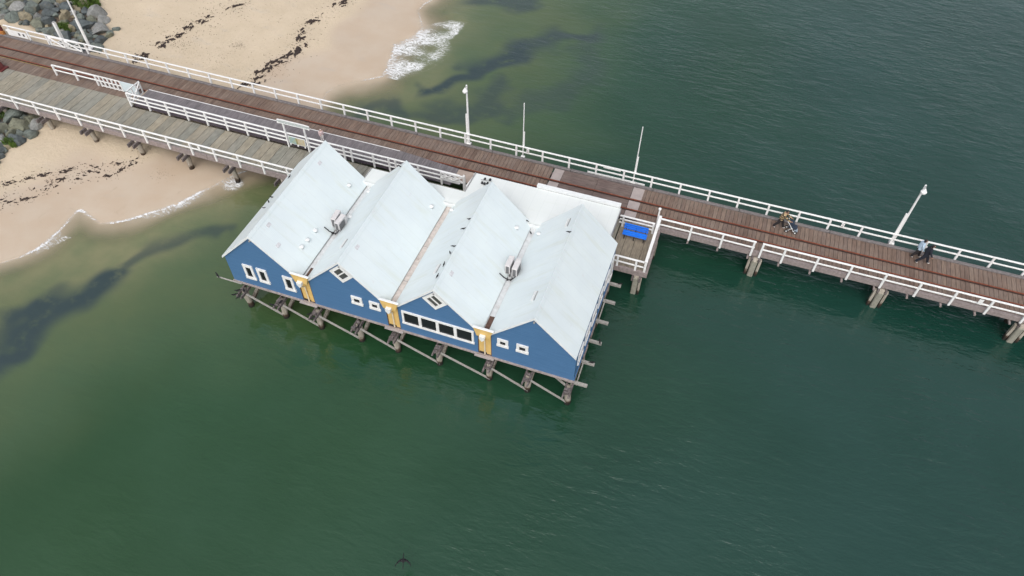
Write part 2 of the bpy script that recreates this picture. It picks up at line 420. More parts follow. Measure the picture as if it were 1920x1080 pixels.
me, co = grid_mesh('sea', axis([(-400, -60, 20), (-60, -30, 2), (-30, 8, .18), (8, 30, .8), (30, 80, 3), (80, 300, 20), (300, 3000, 200)]),
                   axis([(-2500, -300, 150), (-300, -40, 20), (-40, -14, 1.5), (-14, 46, .18), (46, 110, 2), (110, 300, 20), (300, 900, 60)]), wz,
                   lambda X, Y: sdist(X, Y) > -.25)
me.materials.append(WATER)
x, y = co[:, 0], co[:, 1]; d = sdist(x, y)
nz = (vnoise(x, y, .3, 5) - .5); nz2 = (vnoise(x, y, .9, 6) - .5); nz3 = vnoise(x, y, .13, 9) - .5
south = sstep(14, 6, y)
al = .2 * sstep(-.05, .3 + .9 * (1 - south), d) + .8 * sstep(.1, 4.0 - 1.4 * south, d + nz * 1.6 + .4 * south)
attr(me, 'alpha', np.clip(.05 + .95 * al, 0, 1) * sstep(-.24, 0.02, d))
deep = np.clip((d + nz * 3.0 + nz3 * 4) / (21 + 4 * (1 - south)), 0, 1)
attr(me, 'deep', deep)
def band(pts, width, wv): return sstep(1.15, .25, (poly_dist(x + nz * 3.6 + nz2 * 1.8, y + nz3 * 3 + (vnoise(x, y, .4, 22) - .5) * 4 + nz2 * 1.5, pts)) / width) * wv
W_ = lambda L: [(at(*p).x, at(*p).y) for p in L]
weed = np.maximum.reduce([
    band(W_([(-60, 720), (0, 650), (50, 600), (110, 565), (165, 535)]), 2.1, 1.0),
    band(W_([(165, 535), (210, 510), (270, 485), (330, 465), (420, 452)]), 1.5, .7),
    band(W_([(820, 155), (880, 140), (940, 115), (985, 95)]), 1.5, 1.0),
    band(W_([(900, 118), (960, 105)]), 2.1, 1.0),
    band(W_([(985, 95), (1060, 70), (1110, 62)]), 1.7, .85),
    band(W_([(690, 205), (740, 208), (790, 205)]), 1.5, .75),
    band(W_([(840, 200), (900, 195), (950, 165)]), 2.2, .7),
    band(W_([(860, 25), (930, 8), (1000, -10)]), 1.9, .8),
    band(W_([(1060, 190), (1090, 140), (1110, 90)]), 2.2, .45),
    band(W_([(930, 235), (1000, 205), (1060, 150)]), 1.8, .5),
    band(W_([(700, 180), (720, 210)]), .9, .5)])
weed *= sstep(1.8, 4.5, d)
attr(me, 'weed', weed)
attr(me, 'teal', sstep(-.1, 1.15, (x * .94 + y * .05 + nz3 * 10) / 36))
FOAMP = W_([(724, 146), (726, 120), (735, 100), (738, 84), (775, 68), (790, 52), (815, 44), (845, 38), (873, 42), (862, 60), (842, 76), (845, 92), (838, 108), (806, 128), (775, 140), (748, 150)])
inn = inside(x, y, FOAMP); fdst = poly_dist(x, y, FOAMP + FOAMP[:1])
foam = np.where(inn, .36 + .14 * sstep(0, 1.0, fdst) + .22 * sstep(2.2, 0, d) + .6 * nz2 + .35 * nz, .34 * sstep(.9, 0, fdst))
foam = np.clip(foam, 0, .7)
edge = sstep(.26, .0, np.abs(d - .08)) * np.clip(.62 + .6 * nz2 + 1.1 * (vnoise(x, y, .45, 15) - .5), 0, .9) * np.where(y > 21.5, .75, 1)                 # thin white lip of the wash
edge *= np.where((y > 11.5) & (y < 21.5), .0, 1)
lip = sstep(1.7, .2, d) * sstep(-.1, .2, d) * south * (x > -12.3) * (.60 + .5 * nz + .5 * nz2)
lob = W_([(60, 470), (110, 434), (135, 446), (60, 482), (20, 490)])
foam = np.maximum.reduce([foam, edge, lip, np.where(inside(x, y, lob), .5 + .4 * nz2, 0)])
pl = at(437, 345); foam = np.maximum(foam, .75 * sstep(1.5, .2, np.hypot(x - pl.x, y - pl.y)) * (d > .0))
attr(me, 'foam', foam)
tag(link('sea', me, (0, 0, 0)), kind='structure')
#PART2
# ------------------------------------------------------------------ jetty
def shared(mb, name, mat, smooth=False, center=None):
    return mb.mesh(name, mat, center=center, smooth=smooth)[0]
JX0, JX1 = -39.0, 56.0
jetty = empty('jetty', (8, 16, 0), 'long timber jetty with rusty train rails running from the beach out to sea', 'jetty')
PW = .29
pl_me = [shared(MB().box(-(PW - .022) / 2, (PW - .022) / 2, -1.7, 1.7, -.07, 0), 'plank', DECK, center=(0, 0, 0)) for _ in range(1)][0]
pl_wide = shared(MB().box(-(PW - .022) / 2, (PW - .022) / 2, -1.93, 1.93, -.07, 0), 'plank', DECK, center=(0, 0, 0))
xx = JX0 + PW / 2
while xx < JX1:
    if not (16.45 < xx < 23.45):
        wide = xx < -18.2
        o = link('plank', pl_wide if wide else pl_me, (xx, (13.89 + 17.75) / 2 if wide else (14.38 + 17.75) / 2 - .0, D + random.uniform(-.006, .006)), jetty)
        if not wide: o.scale.y = (17.75 - 14.38) / 3.4
    xx += PW
for (a, b) in ((17.26, 19.9), (19.92, 22.56)):                      # lengthwise boards of the crossing
    yy = 14.4
    while yy < 17.7:
        MB().box(a, b, yy, yy + .228, D - .07, D + .0).build('plank', DECKX, jetty); yy += .24
for a, b in ((16.5, 17.24), (22.6, 23.42)):
    MB().box(a, b, 14.42, 15.2, D - .05, D + .016).build('threshold_plate', PLATE, jetty)
    MB().box(a, b, 15.4, 16.26, D - .05, D + .016).build('threshold_plate', PLATE, jetty)
    MB().box(a, b, 16.48, 17.72, D - .05, D + .016).build('threshold_plate', PLATE, jetty)
MB().box(9.6, 12.0, 13.9, 15.1, D - .03, D + .02).build('threshold_plate', mat_simple('tan_plate', (.40, .32, .27), .8, .1, 3, .1), jetty)
for y in (15.3, 16.37):
    r = MB().box(JX0, JX1, y - .03, y + .03, D + .012, D + .075).build('rail', RAILM, jetty)
    MB().box(JX0, JX1, y - .15, y + .05, D + .012, D + .018).build('rail_channel', GROOVE, r)
MB().box(JX0, -27.6, 15.12, 15.19, D + .004, D + .009).build('edge_line', YLINE, jetty)
bk = MB()
for i, a in enumerate(np.arange(JX0, JX1, 6.3)):
    bevel(MB().box(a, a + 6.27, 17.76, 18.0, D - .12, D + .12).build('kerb_beam', KERB, jetty), .03)
for a in np.arange(23.6, JX1, 6.3): MB().box(a, a + 6.28, 14.16, 14.37, D - .36, D + .01).build('edge_beam', FASCIA, jetty)
for y in (14.7, 16.0, 17.2): MB().box(JX0 + .05, JX1 - .05, y - .12, y + .12, D - .45, D - .08).build('stringer', BEAM, jetty)
for a in np.arange(25.3, JX1, 2.08): MB().box(a - .06, a + .06, 13.92, 17.6, 1.64, 1.74).build('joist', FASCIA, jetty)
def pile_mesh(name, r, top, bot, n=12):
    mb = MB(); k = 6; pts = []; rs = []
    for i in range(k + 1):
        t = i / k; pts.append((0.03 * math.sin(i * 2.1), .03 * math.cos(i * 1.7), bot + (top - bot) * t)); rs.append(r * (1.12 - .14 * t) * (1 + .05 * math.sin(i * 4.3)))
    mb.tube(pts, rs, n); return shared(mb, name, PILE, True, (0, 0, 0))
PM = pile_mesh('pile', .2, 1.75, -2.5)
def bent(x, ys, parent, ya, yb, z=1.62, waling=True):
    for y in ys: link('pile', PM, (x, y, 0), parent).rotation_euler.z = random.random() * 6
    for s in (-.24, .24): bevel(MB().box(x + s - .07, x + s + .07, ya, yb, z - .16, z + .16).build('crosshead', BEAM, parent), .02)
for x in (24.0, 32.1, 40.4, 49.0, 55):
    bent(x, (14.15, 15.8, 17.4), jetty, 13.95, 17.9)
    bevel(MB().box(x - .2, x + .2, 13.93, 14.28, -.2, 1.55).build('fender_post', CONC, jetty), .09, 2)
    for s in (-.36, .36): MB().box(x + s - .08, x + s + .08, 14.05, 14.25, -1.5, 1.6).build('guide_timber', PILE, jetty)
LB = [-37.9, -33.5, -29.05, -24.6, -20.3, -15.75, -11.2, -7.05, -2.6, 1.9]
for x in LB: bent(x, (14.5, 17.2), jetty, 13.9, 17.85)

# ---- grey side walkway along the shore end
walk = empty('side_walkway', (-12, 11.7, 0), 'lower walkway of wide grey weathered planks beside the jetty rails', 'walkway')
GW = .74
gm1 = shared(MB().box(-(GW - .03) / 2, (GW - .03) / 2, -1.87, 1.87, -.07, 0), 'plank', GREYP, center=(0, 0, 0))
gm2 = shared(MB().box(-(GW - .03) / 2, (GW - .03) / 2, -1.47, 1.47, -.07, 0), 'plank', GREYP, center=(0, 0, 0))
xx = JX0
while xx < 12:
    wide = xx < -18.3
    link('plank', gm1 if wide else gm2, (xx + GW / 2, (10.13 + 13.87) / 2 if wide else (10.13 + 13.07) / 2, D + random.uniform(-.004, .006)), walk)
    xx += GW
for a in np.arange(JX0, 12, 6.0): MB().box(a, min(a + 5.97, 12.2), 9.95, 10.12, D - .42, D + .012).build('edge_beam', FASCIA, walk)
for y in (10.6, 12.4): MB().box(JX0 + .05, 12, y - .12, y + .12, D - .42, D - .08).build('stringer', BEAM, walk)
for x in LB:
    bent(x, (10.15, 12.4), walk, 9.35, 13.6)
    if x < 0: MB().bar((x + .05, 10.3, 1.5), (x + .2, 12.3, .2), .2, .2).build('brace', PILE, walk)

# ---- raised train platform
plat = empty('train_platform', (-6, 14.1, D), 'raised purple grey boarded platform with a thin white edge line beside the rails', 'platform')
PH = .42
ppm = shared(MB().box(-.105, .105, -.93, .93, -.06, 0), 'plank', PLATP, center=(0, 0, 0))
def ph(x): return PH if x < 4.9 else max(.03, PH * (1 - (x - 4.9) / 5.0))
xx = -17.9
while xx < 9.7:
    o = link('plank', ppm, (xx, 14.2, D + ph(xx)), plat)
    if xx > 4.9: o.rotation_euler.y = math.atan(PH / 5.0)
    xx += .222
MB().prism([(-18.0, D + .003), (9.8, D + .003), (4.9, D + PH - .07), (-18.0, D + PH - .07)], 'y', 13.30, 15.06).build('platform_frame', DARKFACE, plat)
for i in range(3):
    z0 = D + .02 + i * .14
    MB().box(-18.02, 8.6 - i * 1.7, 13.24, 13.296, z0, z0 + .125).build('face_board', DARKFACE, plat)
MB().box(-17.9, 4.9, 15.06, 15.12, D + PH - .10, D + PH + .012).build('white_edge', WHITE, plat)
MB().box(-17.99, -17.93, 13.3, 15.0, D + PH - .02, D + PH + .008).build('edge_strip', mat_simple('tan_strip', (.5, .4, .3), .7, .1, 4, .05), plat)

# ------------------------------------------------------------------ railings
def railing(label, posts, y, zt, zb, zmid, x0, x1, pw=.13, rw=.13, group=None, axis='x', base=None, name='railing'):
    p0 = (x0, y, base if base else zb) if axis == 'x' else (y, x0, base if base else zb)
    root = empty(name, p0, label, 'railing', group)
    h = zt - zb
    pm = shared(MB().box(-pw / 2, pw / 2, -pw * .42, pw * .42, 0, h - .06), 'post', WHITE, center=(0, 0, 0))
    for p in posts:
        link('post', pm, (p, y, zb) if axis == 'x' else (y, p, zb), root)
    def seg(a, b, z, hh, ww, nm):
        mb = MB()
        mb.box(a, b, y - ww / 2, y + ww / 2, z - hh, z) if axis == 'x' else mb.box(y - ww / 2, y + ww / 2, a, b, z - hh, z)
        bevel(mb.build(nm, WHITE, root), .012)
    n = max(1, round(abs(x1 - x0) / 8.4)); L = (x1 - x0) / n
    for i in range(n):
        seg(x0 + i * L, x0 + (i + 1) * L - (.006 if i < n - 1 else 0), zt, .07, rw, 'top_rail')
        for z in zmid:
            yy = y - .045
            seg(x0 + i * L, x0 + (i + 1) * L - (.006 if i < n - 1 else 0), z, .10, .05 if False else rw * .62, 'mid_rail')
    return root
bp = [-11.94 + 2.1 * k for k in range(-12, 33)]
back = railing('long white railing along the open sea edge behind the train rails', [p for p in bp if p < 55], 18.08, 3.25, 2.02, (2.78,), -35.5, 55)
fr1 = railing('short white railing beyond the blue bench, ending at the gap over a pile', [25.2, 27.4, 29.56, 31.66], 14.08, 3.25, 1.86, (2.72,), 25.1, 31.76)
fr2 = railing('white railing on the near side of the jetty at the right, past the gap', [32.25] + [33.7 + 2.145 * k for k in range(11)], 14.08, 3.25, 1.86, (2.72,), 32.18, 56)
fl = railing('white railing along the outer edge of the grey plank walkway', [-26.97 + 2.1 * k for k in range(-5, 13)], 9.9, 3.2, 1.98, (2.72,), -38.6, -.6)
pr = railing('three barred white railing between the grey walkway and the raised platform', [-18.3 + 1.83 * k for k in range(16)] + [1.2, 4.95], 13.17, 3.5, 2.2, (3.1, 2.72), -18.36, 10.6)
fg = railing('short white railing standing alone near the gate panels on the brown boards', [-27.03, -24.82, -22.7], 14.58, 3.22, D + .004, (2.78,), -27.1, -22.4)

# lattice barrier, pale panel, open gate leaf
lb = empty('lattice_barrier', (-21.2, 14.57, D), 'white lattice barrier with two rows of square openings between railing and pale panel', 'barrier')
for x in np.linspace(-22.32, -20.2, 6): MB().box(x - .055, x + .055, 14.53, 14.61, D + .02, D + 1.0).build('upright', WHITE, lb)
for z in (D + .05, D + .5, D + .96): MB().box(-22.37, -20.14, 14.545, 14.595, z, z + .09).build('crossbar', WHITE, lb)
sp = MB().box(-20.1, -18.5, 14.52, 14.58, D + .10, D + 1.04).build('panel', PANELB); tag(sp, 'solid pale blue white panel beside the open gate leaf', 'panel')
for x in (-19.9, -18.7): MB().box(x - .05, x + .05, 14.585, 14.66, D, D + .98).build('post', WHITE, sp)
gl = empty('gate_leaf', (-18.4, 13.2, D), 'white gate leaf with square openings and a diagonal brace standing open across the platform end', 'gate')
gx = -18.42
for y in np.linspace(13.45, 14.85, 4): MB().box(gx - .035, gx + .035, y - .05, y + .05, D + .08, D + 1.25).build('upright', WHITE, gl)
for z in (D + .1, D + .64, D + 1.18): MB().box(gx - .03, gx + .03, 13.4, 14.9, z, z + .09).build('crossbar', WHITE, gl)
MB().bar((gx + .05, 13.45, D + .15), (gx + .05, 14.85, D + 1.2), .04, .1, (1, 0, 0)).build('brace', WHITE, gl)

# cross-braced double gate in the back railing
cg = empty('braced_gate', (-29, 18.0, D), 'white cross braced double gate set in the railing above the boulders', 'gate')
for a, b in ((-30.55, -28.9), (-28.8, -27.15)):
    lf = MB().box(a, b, 17.98, 18.03, D + .16, D + .27).box(a, b, 17.98, 18.03, D + .92, D + 1.03).box(a, a + .11, 17.97, 18.04, D + .14, D + 1.05).box(b - .11, b, 17.97, 18.04, D + .14, D + 1.05).build('leaf_frame', WHITE, cg)
    MB().bar((a + .08, 17.995, D + .24), (b - .08, 17.995, D + .96), .04, .1, (0, 1, 0)).build('brace', WHITE, lf)
    MB().bar((a + .08, 17.94, D + .96), (b - .08, 17.94, D + .24), .04, .1, (0, 1, 0)).build('brace', WHITE, lf)
# notice board panel at the far left end of the back railing
nb = MB().box(-35.3, -33.1, 18.0, 18.035, D + .16, D + .72).build('panel', WHITE)
tag(nb, 'white board with two small dark squares on the railing end by the orange barrier', 'panel')
for x in (-33.95, -33.45): MB().box(x - .09, x + .09, 17.985, 17.998, D + .34, D + .58).build('dark_square', BLACK, nb)

# fancy end gate of the platform railing
eg = empty('end_gate', (9.9, 13.2, D), 'white cross braced gate at the platform end beside the canopy corner', 'gate')
for a in (9.3, 10.1):
    MB().bar((a, 13.08, 3.4), (a + .72, 13.08, 2.95), .05, .1, (0, 1, 0)).build('brace', WHITE, eg)
    MB().bar((a, 13.03, 2.95), (a + .72, 13.03, 3.4), .05, .1, (0, 1, 0)).build('brace', WHITE, eg)
MB().box(9.15, 10.95, 13.0, 13.12, 3.42, 3.54).build('top_bar', WHITE, eg); MB().box(9.15, 10.95, 13.02, 13.1, 2.9, 2.99).build('bottom_bar', WHITE, eg)
for x in (10.98, ): MB().tube([(x, 13.1, D), (x, 13.1, 3.6), (x, 13.1, 3.72)], [.11, .11, .02], 10).build('end_post', WHITE, eg)
MB().bar((11.45, 12.35, 3.35), (11.6, 13.7, 3.35), .12, .1).bar((11.5, 12.5, 2.5), (11.6, 13.6, 2.5), .08, .08).box(11.4, 11.5, 12.35, 12.47, D, 3.35).box(11.55, 11.68, 13.55, 13.68, D, 3.55).build('side_frame', WHITE, eg)

# ------------------------------------------------------------------ bench landing
bl = empty('bench_landing', (24, 11.9, 0), 'small grey boarded landing holding the blue bench', 'landing')
for k, a in enumerate((22.62, 23.28, 23.94, 24.6)):
    MB().box(a, a + .635, 9.86, 14.14, D - .07, D + .002 * k).build('plank', mat_wood('landing_plank%d' % k, [(.27, .225, .165), (.31, .26, .195)], 'y', wear=(.33, .29, .23)) if k == 0 else MATS['landing_plank0'], bl)
MB().box(22.62, 25.24, 9.68, 9.855, D - .42, D + .008).build('edge_beam', FASCIA, bl); MB().box(25.245, 25.4, 9.7, 14.1, D - .42, D - .01).build('edge_beam', FASCIA, bl)
bent(24.75, (9.85, 12.2), bl, 9.4, 14.0); bevel(MB().box(24.55, 24.92, 9.55, 9.8, -.2, 1.6).build('fender_post', CONC, bl), .08, 2)
MB().box(24.98, 25.12, 9.6, 9.78, -1.5, 1.6).build('guide_timber', PILE, bl); MB().box(25.25, 25.42, 13.2, 13.4, -1.5, 1.6).build('guide_timber', PILE, bl)
railing('white railing at the back of the blue bench', [22.75, 24.88], 13.5, 3.2, D + .006, (2.9, 2.58), 22.5, 24.95)
railing('white railing on the near side of the bench landing', [23.3, 24.55], 9.75, 3.2, 2.0, (2.72,), 23.05, 25.06)
sr = railing('thick white side railing running along the outer end of the bench landing', [9.8, 11.2, 12.7, 14.2], 25.16, 3.3, 1.95, (2.95, 2.6), 9.72, 14.3, axis='y', pw=.15, rw=.2)
cp = MB().tube([(25.0, 14.32, D), (25.0, 14.32, 3.75)], .055, 10).tube([(25.0, 14.32, 3.75), (25.0, 14.32, 3.8), (25, 14.32, 3.9), (25, 14.32, 3.95)], [.05, .1, .1, .02], 10).build('capped_post', WHITE); tag(cp, 'slim white post with a round cap where the railings meet by the bench', 'post')
bench = empty('bench', (23.8, 12.6, D), 'bright blue bench with backrest on the small landing', 'bench')
for k in range(3): bevel(MB().box(22.98, 24.66, 12.3 + k * .165, 12.3 + k * .165 + .16, 2.62, 2.665).build('seat_slat', BLUEB, bench), .01)
for k in range(3): bevel(MB().bar((22.98, 12.84 + k * .035, 2.80 + k * .15), (24.66, 12.84 + k * .035, 2.80 + k * .15), .04, .145).build('back_slat', BLUEB, bench), .008)
for x in (23.15, 23.82, 24.5):
    MB().box(x - .03, x + .03, 12.33, 12.39, D, 2.62).box(x - .03, x + .03, 12.74, 12.80, D, 2.62).box(x - .03, x + .03, 12.36, 12.78, 2.57, 2.62).bar((x, 12.79, 2.62), (x, 12.95, 3.16), .05, .05).build('leg', BLACK, bench)

# ------------------------------------------------------------------ boathouse
house = empty('boathouse', (11.54, 4.6, D), 'long blue boathouse on piles with four white gabled roofs', 'building')
GX = [2.57 + 6 * i for i in range(4)]; HW = 2.57; ZE, ZR, BK = 4.6, 7.17, 9.24
for g in GX:
    MB().prism([(g - HW, D), (g + HW, D), (g + HW, ZE), (g, ZR - .06), (g - HW, ZE)], 'y', 0, BK).build('wall', BLUE, house)
th = .055
for i, g in enumerate(GX):
    for s in (-1, 1):
        ext = .12 if (i == 0 and s < 0) else .02 if (i == 3 and s > 0) else .24
        hw = HW + ext; zl = ZR - (hw) * 1.0
        rf = MB().prism([(g, ZR), (g + s * hw, zl), (g + s * hw, zl + th), (g, ZR + th * 1.4)], 'y', -.07, BK + .18).build('roof_slope', ROOF, house)
        bb = MB().prism([(g, ZR - .10), (g + s * hw, zl - .10), (g + s * hw, zl + .05), (g, ZR + .06)], 'y', -.115, -.073).build('barge_board', WHITE2, house)
    rc = MB(); zc = ZR + th * 1.4 + .012
    rc.prism([(g - .17, zc - .185), (g, zc), (g + .17, zc - .185), (g + .16, zc - .15), (g, zc + .02), (g - .16, zc - .15)], 'y', -.085, BK + .19).build('ridge_cap', ROOF, house)
ZV = ZR - (HW + .24)
for i in range(3):
    vx = GX[i] + 3.0
    gm = (GUTW, GUTTER, GUTW)[i]
    gt = MB().box(vx - .27, vx + .27, -.12, BK + .1, ZV - .12, ZV - .07).build('valley_gutter', gm, house)
    if i == 2: MB().box(vx - .15, vx + .15, .15, 1.35, ZV - .068, ZV - .05).build('rust_lining', LEAD, gt)
    if i == 0: MB().box(vx - .05, vx + .14, .1, 1.1, ZV - .068, ZV - .05).build('rust_lining', LEAD, gt)
    if i == 0: MB().box(vx - .19, vx - .165, .0, BK, ZV - .065, ZV - .01).build('gutter_edge', GREYM, gt)
    if i == 1: 
        MB().box(vx - .235, vx - .2, .0, BK, ZV - .065, ZV - .0).build('gutter_edge', GREYM, gt)
        for y in (2.1, 5.2): MB().box(vx - .2, vx + .2, y, y + .03, ZV - .068, ZV - .05).build('gutter_joint', GREYM, gt)
    # yellow infill between the gables
    MB().box(vx - .425, vx + .425, .06, .16, D + .05, ZV - .13).build('yellow_panel', YEL, house)
    for s in (-1, 1): MB().box(vx + s * .428 - (.03 if s > 0 else .002), vx + s * .428 + (.002 if s > 0 else .03), -.004, .059, D + .05, 4.5).build('recess_side', BROWN, house)  # narrow dark brown strip down each side of the recess
    MB().prism([(vx - .40, 4.3), (vx + .40, 4.3), (vx + .60, 4.98), (vx - .60, 4.98)], 'y', -.25, -.12).build('yellow_head', YEL, house)
    cp_ = bevel(MB().box(vx - .66, vx + .66, -.27, -.10, 4.985, 5.035).build('white_cap', WHITE2, house), .02)
    rh = MB().prism([(vx - .17, 4.32), (vx, 4.1), (vx + .17, 4.32), (vx + .17, 4.54), (vx - .17, 4.54)], 'y', -.46, -.255).build('rainhead', WHITE2, house)
    MB().tube([(vx, -.33, 4.2), (vx, -.25, 3.98), (vx, -.01, 3.75), (vx, -.01, D + .06)], .05, 8).build('downpipe', mat_simple('cream_pipe%d' % i, (.72, .62, .45), .5, .05, 5, .03), rh)
    MB().box(vx - .36, vx + .1, .02, .058, D + .05, D + .17).build('dark_opening', BLACK, house)
    MB().box(vx - .62, vx + .62, -.24, -.105, D - .1, D - .02).build('landing_board', mat_simple('pale_board%d' % i, (.38, .34, .33), .8, .12, 6, .2), house)
MB().box(-.06, 23.2, -.10, .0 - .004, D - .10, D + .012).build('base_board', mat_simple('base_timber', (.33, .28, .265), .8, .2, 5, .2, dirt=(.25, .12, .09), dirtamt=.5, dscale=.6), house)
MB().box(-.02, 23.16, .0, 9.3, D - .14, D - .002).build('floor', BEAM, house)
MB().tube([(-1.25, -.14, D - .06), (.6, -.14, D - .06)], .045, 8).build('pipe', BRACE, house)
# windows
def window(x0, x1, z0, z1, panes, bx, bz, y=0.0, plane='y', side=1):
    """white frame standing proud of the wall with dark panes set back in it"""
    def B(mb, a, b, c, d, p, q):
        if plane == 'y': mb.box(a, b, y - q, y - p, c, d)
        else: mb.box(y + p, y + q, a, b, c, d)
    f = MB(); n = panes; wv = (x1 - x0 - 2 * bx - (n - 1) * bx * 1.45) / n
    B(f, x0, x1, z1 - bz, z1, -.01, .07); B(f, x0 - .03, x1 + .03, z0, z0 + bz, -.01, .085)
    edges = [(x0, x0 + bx)]; ps = []; c = x0 + bx
    for k in range(n):
        ps.append((c, c + wv)); c += wv
        if k < n - 1: edges.append((c, c + bx * 1.45)); c += bx * 1.45
    edges.append((x1 - bx, x1))
    for a, b in edges: B(f, a, b, z0 + bz, z1 - bz, -.01, .068)
    fo = f.build('window', WHITE, house)
    for a, b in ps:
        g = MB(); B(g, a - .002, b + .002, z0 + bz - .002, z1 - bz + .002, .004, .016); g.build('pane', GLASS, fo)
for a in (1.2, 2.2, 4.08): window(a, a + .72, 2.9, 4.22, 1, .17, .2)
for a, b, c, d_ in ((8.87, 9.6, 3.53, 4.27), (10.09, 10.79, 3.54, 4.26), (18.38, 19.06, 3.58, 4.3), (19.57, 20.29, 3.58, 4.32)): window(a, b, c, d_, 1, .17, .19)
window(12.24, 16.9, 3.02, 4.26, 4, .13, .14)
for i, md in ((1, 1), (2, -1)):
    g = GX[i]; cz = 6.14; hd = .78
    f = MB(); out = [(g, cz + hd), (g + hd, cz), (g, cz - hd), (g - hd, cz)]; k = .66; inn_ = [(g + (a - g) * k, cz + (b - cz) * k) for a, b in out]
    for e in range(4): f.prism([out[e], out[(e + 1) % 4], inn_[(e + 1) % 4], inn_[e]], 'y', -.07, .01)
    u = Vector((1, md)) / math.sqrt(2); v_ = Vector((-u.y, u.x)); L = hd * k / math.sqrt(2)
    q = [(g + u.x * a + v_.x * b, cz + u.y * a + v_.y * b) for a, b in ((-L, -.035), (L, -.035), (L, .035), (-L, .035))]
    f.prism(q, 'y', -.066, .01)
    vo = f.build('diamond_window', WHITE, house)
    for sg in (-1, 1):
        for j in range(5):
            b0 = .045 + (L - .055) * j / 5; b1 = .045 + (L - .055) * (j + .8) / 5
            q = [(g + u.x * a + v_.x * b * sg, cz + u.y * a + v_.y * b * sg) for a, b in ((-L + .01, b0), (L - .01, b0), (L - .01, b1), (-L + .01, b1))]
            MB().prism(q, 'y', -.03, .004).build('louvre', LOUV, vo)
for y0 in (.55, 2.05, 3.55, 5.05, 6.55): window(y0, y0 + 1.05, 3.1, 4.1, 1, .06, .07, y=23.14, plane='x')
window(8.0, 8.8, 2.3, 4.2, 1, .09, .1, y=23.14, plane='x')
MB().box(23.142, 23.2, .02, 9.2, D + .01, D + .12).build('base_trim', BLUE, house)
# gable lamps
for g in GX: MB().tube([(g, -.02, ZR - .34), (g, -.13, ZR - .36)], [.06, .05], 8).build('gable_lamp', GREYM, house)
# canopies
CZ = 4.62
def canopy(x0, x1, y0, y1, dz):
    n = 1; c = MB().prism([(y0, CZ), (y1, CZ - dz), (y1, CZ - dz + .05), (y0, CZ + .05)], 'x', x0, x1).build('canopy_roof', CANOPY, house)
    e = MB(); k = int((x1 - x0) / .19)
    for i in range(k): e.box(x0 + i * .19 + .03, x0 + i * .19 + .12, y1 + .002, y1 + .03, CZ - dz - .03, CZ - dz + .04)
    e.build('corrugation_shadow', GREYM, c)  # row of grey blocks stands in for the corrugations' dotted edge shadow
    MB().box(x0, x1, y1 - .1, y1 - .002, CZ - dz - .2, CZ - dz - .004).build('canopy_beam', KERB, c)
    return c
c1 = canopy(5.1, 12.14, BK - .06, 10.58, .05); c2 = canopy(12.15, 22.56, BK - .06, 12.66, .08)
MB().box(16.6, 22.5, 12.70, 12.98, CZ - .05, CZ + .16).build('light_box', WHITE2, c2)
MB().box(12.08, 12.142, 10.6, 12.6, CZ - .14, CZ + .07).build('canopy_fascia', GREYM, c2); MB().box(22.565, 22.61, 9.6, 12.6, CZ - .16, CZ + .06).build('canopy_fascia', GREYM, c2)
MB().box(5.03, 5.095, 9.5, 10.5, CZ - .14, CZ + .07).build('canopy_fascia', GREYM, c1)
for x in (12.4, 15.7, 19.0, 22.3): MB().box(x - .05, x + .05, 12.3, 12.4, D, CZ - .08).build('verandah_post', WHITE, house)
for x in (5.4, 8.8): MB().box(x - .05, x + .05, 10.4, 10.5, D, CZ - .05).build('verandah_post', WHITE, house)
MB().box(12.25, 22.55, 9.31, 14.1, D - .2, D - .0).build('verandah_floor', GREYP, house)
for i in range(3):
    vx = GX[i] + 3.0
    MB().prism([(vx - .72, CZ + .05), (vx + .72, CZ + .05), (vx + .23, ZV - .05), (vx - .23, ZV - .05)], 'y', BK - .16, BK - .1).build('valley_panel', WHITE2, house)
# substructure of the boathouse
PX = [.74, 3.47, 6.10, 9.06, 11.61, 14.56, 17.91, 20.42, 22.96]
for k, x in enumerate(PX):
    for y in (-.22, 2.9, 6.0, 9.0): link('pile', PM, (x, y, .0), house).rotation_euler.z = random.random() * 6
    for s in (-.17, .17):
        tip = -.86 - random.random() * .22; zt = 1.82 - random.random() * .06
        bm_ = MB().box(x + s - .055, x + s + .055, tip + .25, 9.3, 1.55, zt)
        bm_.prism([(tip + .25, 1.55), (tip + .25, zt), (tip + .1, zt - .03), (tip, 1.68), (tip + .12, 1.57)], 'x', x + s - .05, x + s + .05)
        bevel(bm_.build('crosshead', BEAM, house), .015)
    for _ in range(3):
        yb_ = random.uniform(tip + .15, -.3); hb_ = random.uniform(.08, .16)
        o_ = MB().box(x - random.uniform(.06, .2), x + random.uniform(.06, .2), yb_, yb_ + hb_, 1.72, 1.86 + random.random() * .14).build('packing_block', BEAM, house); o_.rotation_euler.z = random.uniform(-.4, .4)
    if k < 8:
        x2 = PX[k + 1]
        MB().bar((x + .1, -.44, 1.62), (x2 + .05, -.34, .2), .05, .12, (0, 1, 0)).build('brace', BRACE, house)
    MB().bar((x, 0.1, .3), (x + .05, 2.8, 1.5), .2, .22).build('brace', PILE, house)
MB().bar((20.6, 1.2, 1.2), (22.7, -.2, 1.85), .1, .12).build('brace', BRACE, house)
for y in (.17, 1.78, 3.44, 5.1, 6.85, 8.4): MB().box(22.6, 23.98, y - .08, y + .08, 1.72, 1.9).build('outrigger', BRACE, house)
for y0, y1 in ((.3, 1.7), (5.2, 6.8)): MB().bar((23.28, y0, 1.35), (23.3, y1, 1.8), .07, .1).build('brace', BRACE, house)
for y in (2.5, 4.2, 7.6): MB().box(23.19, 23.26, y - .5, y + .4, 1.75, 2.08).build('skirt_board', FASCIA, house)
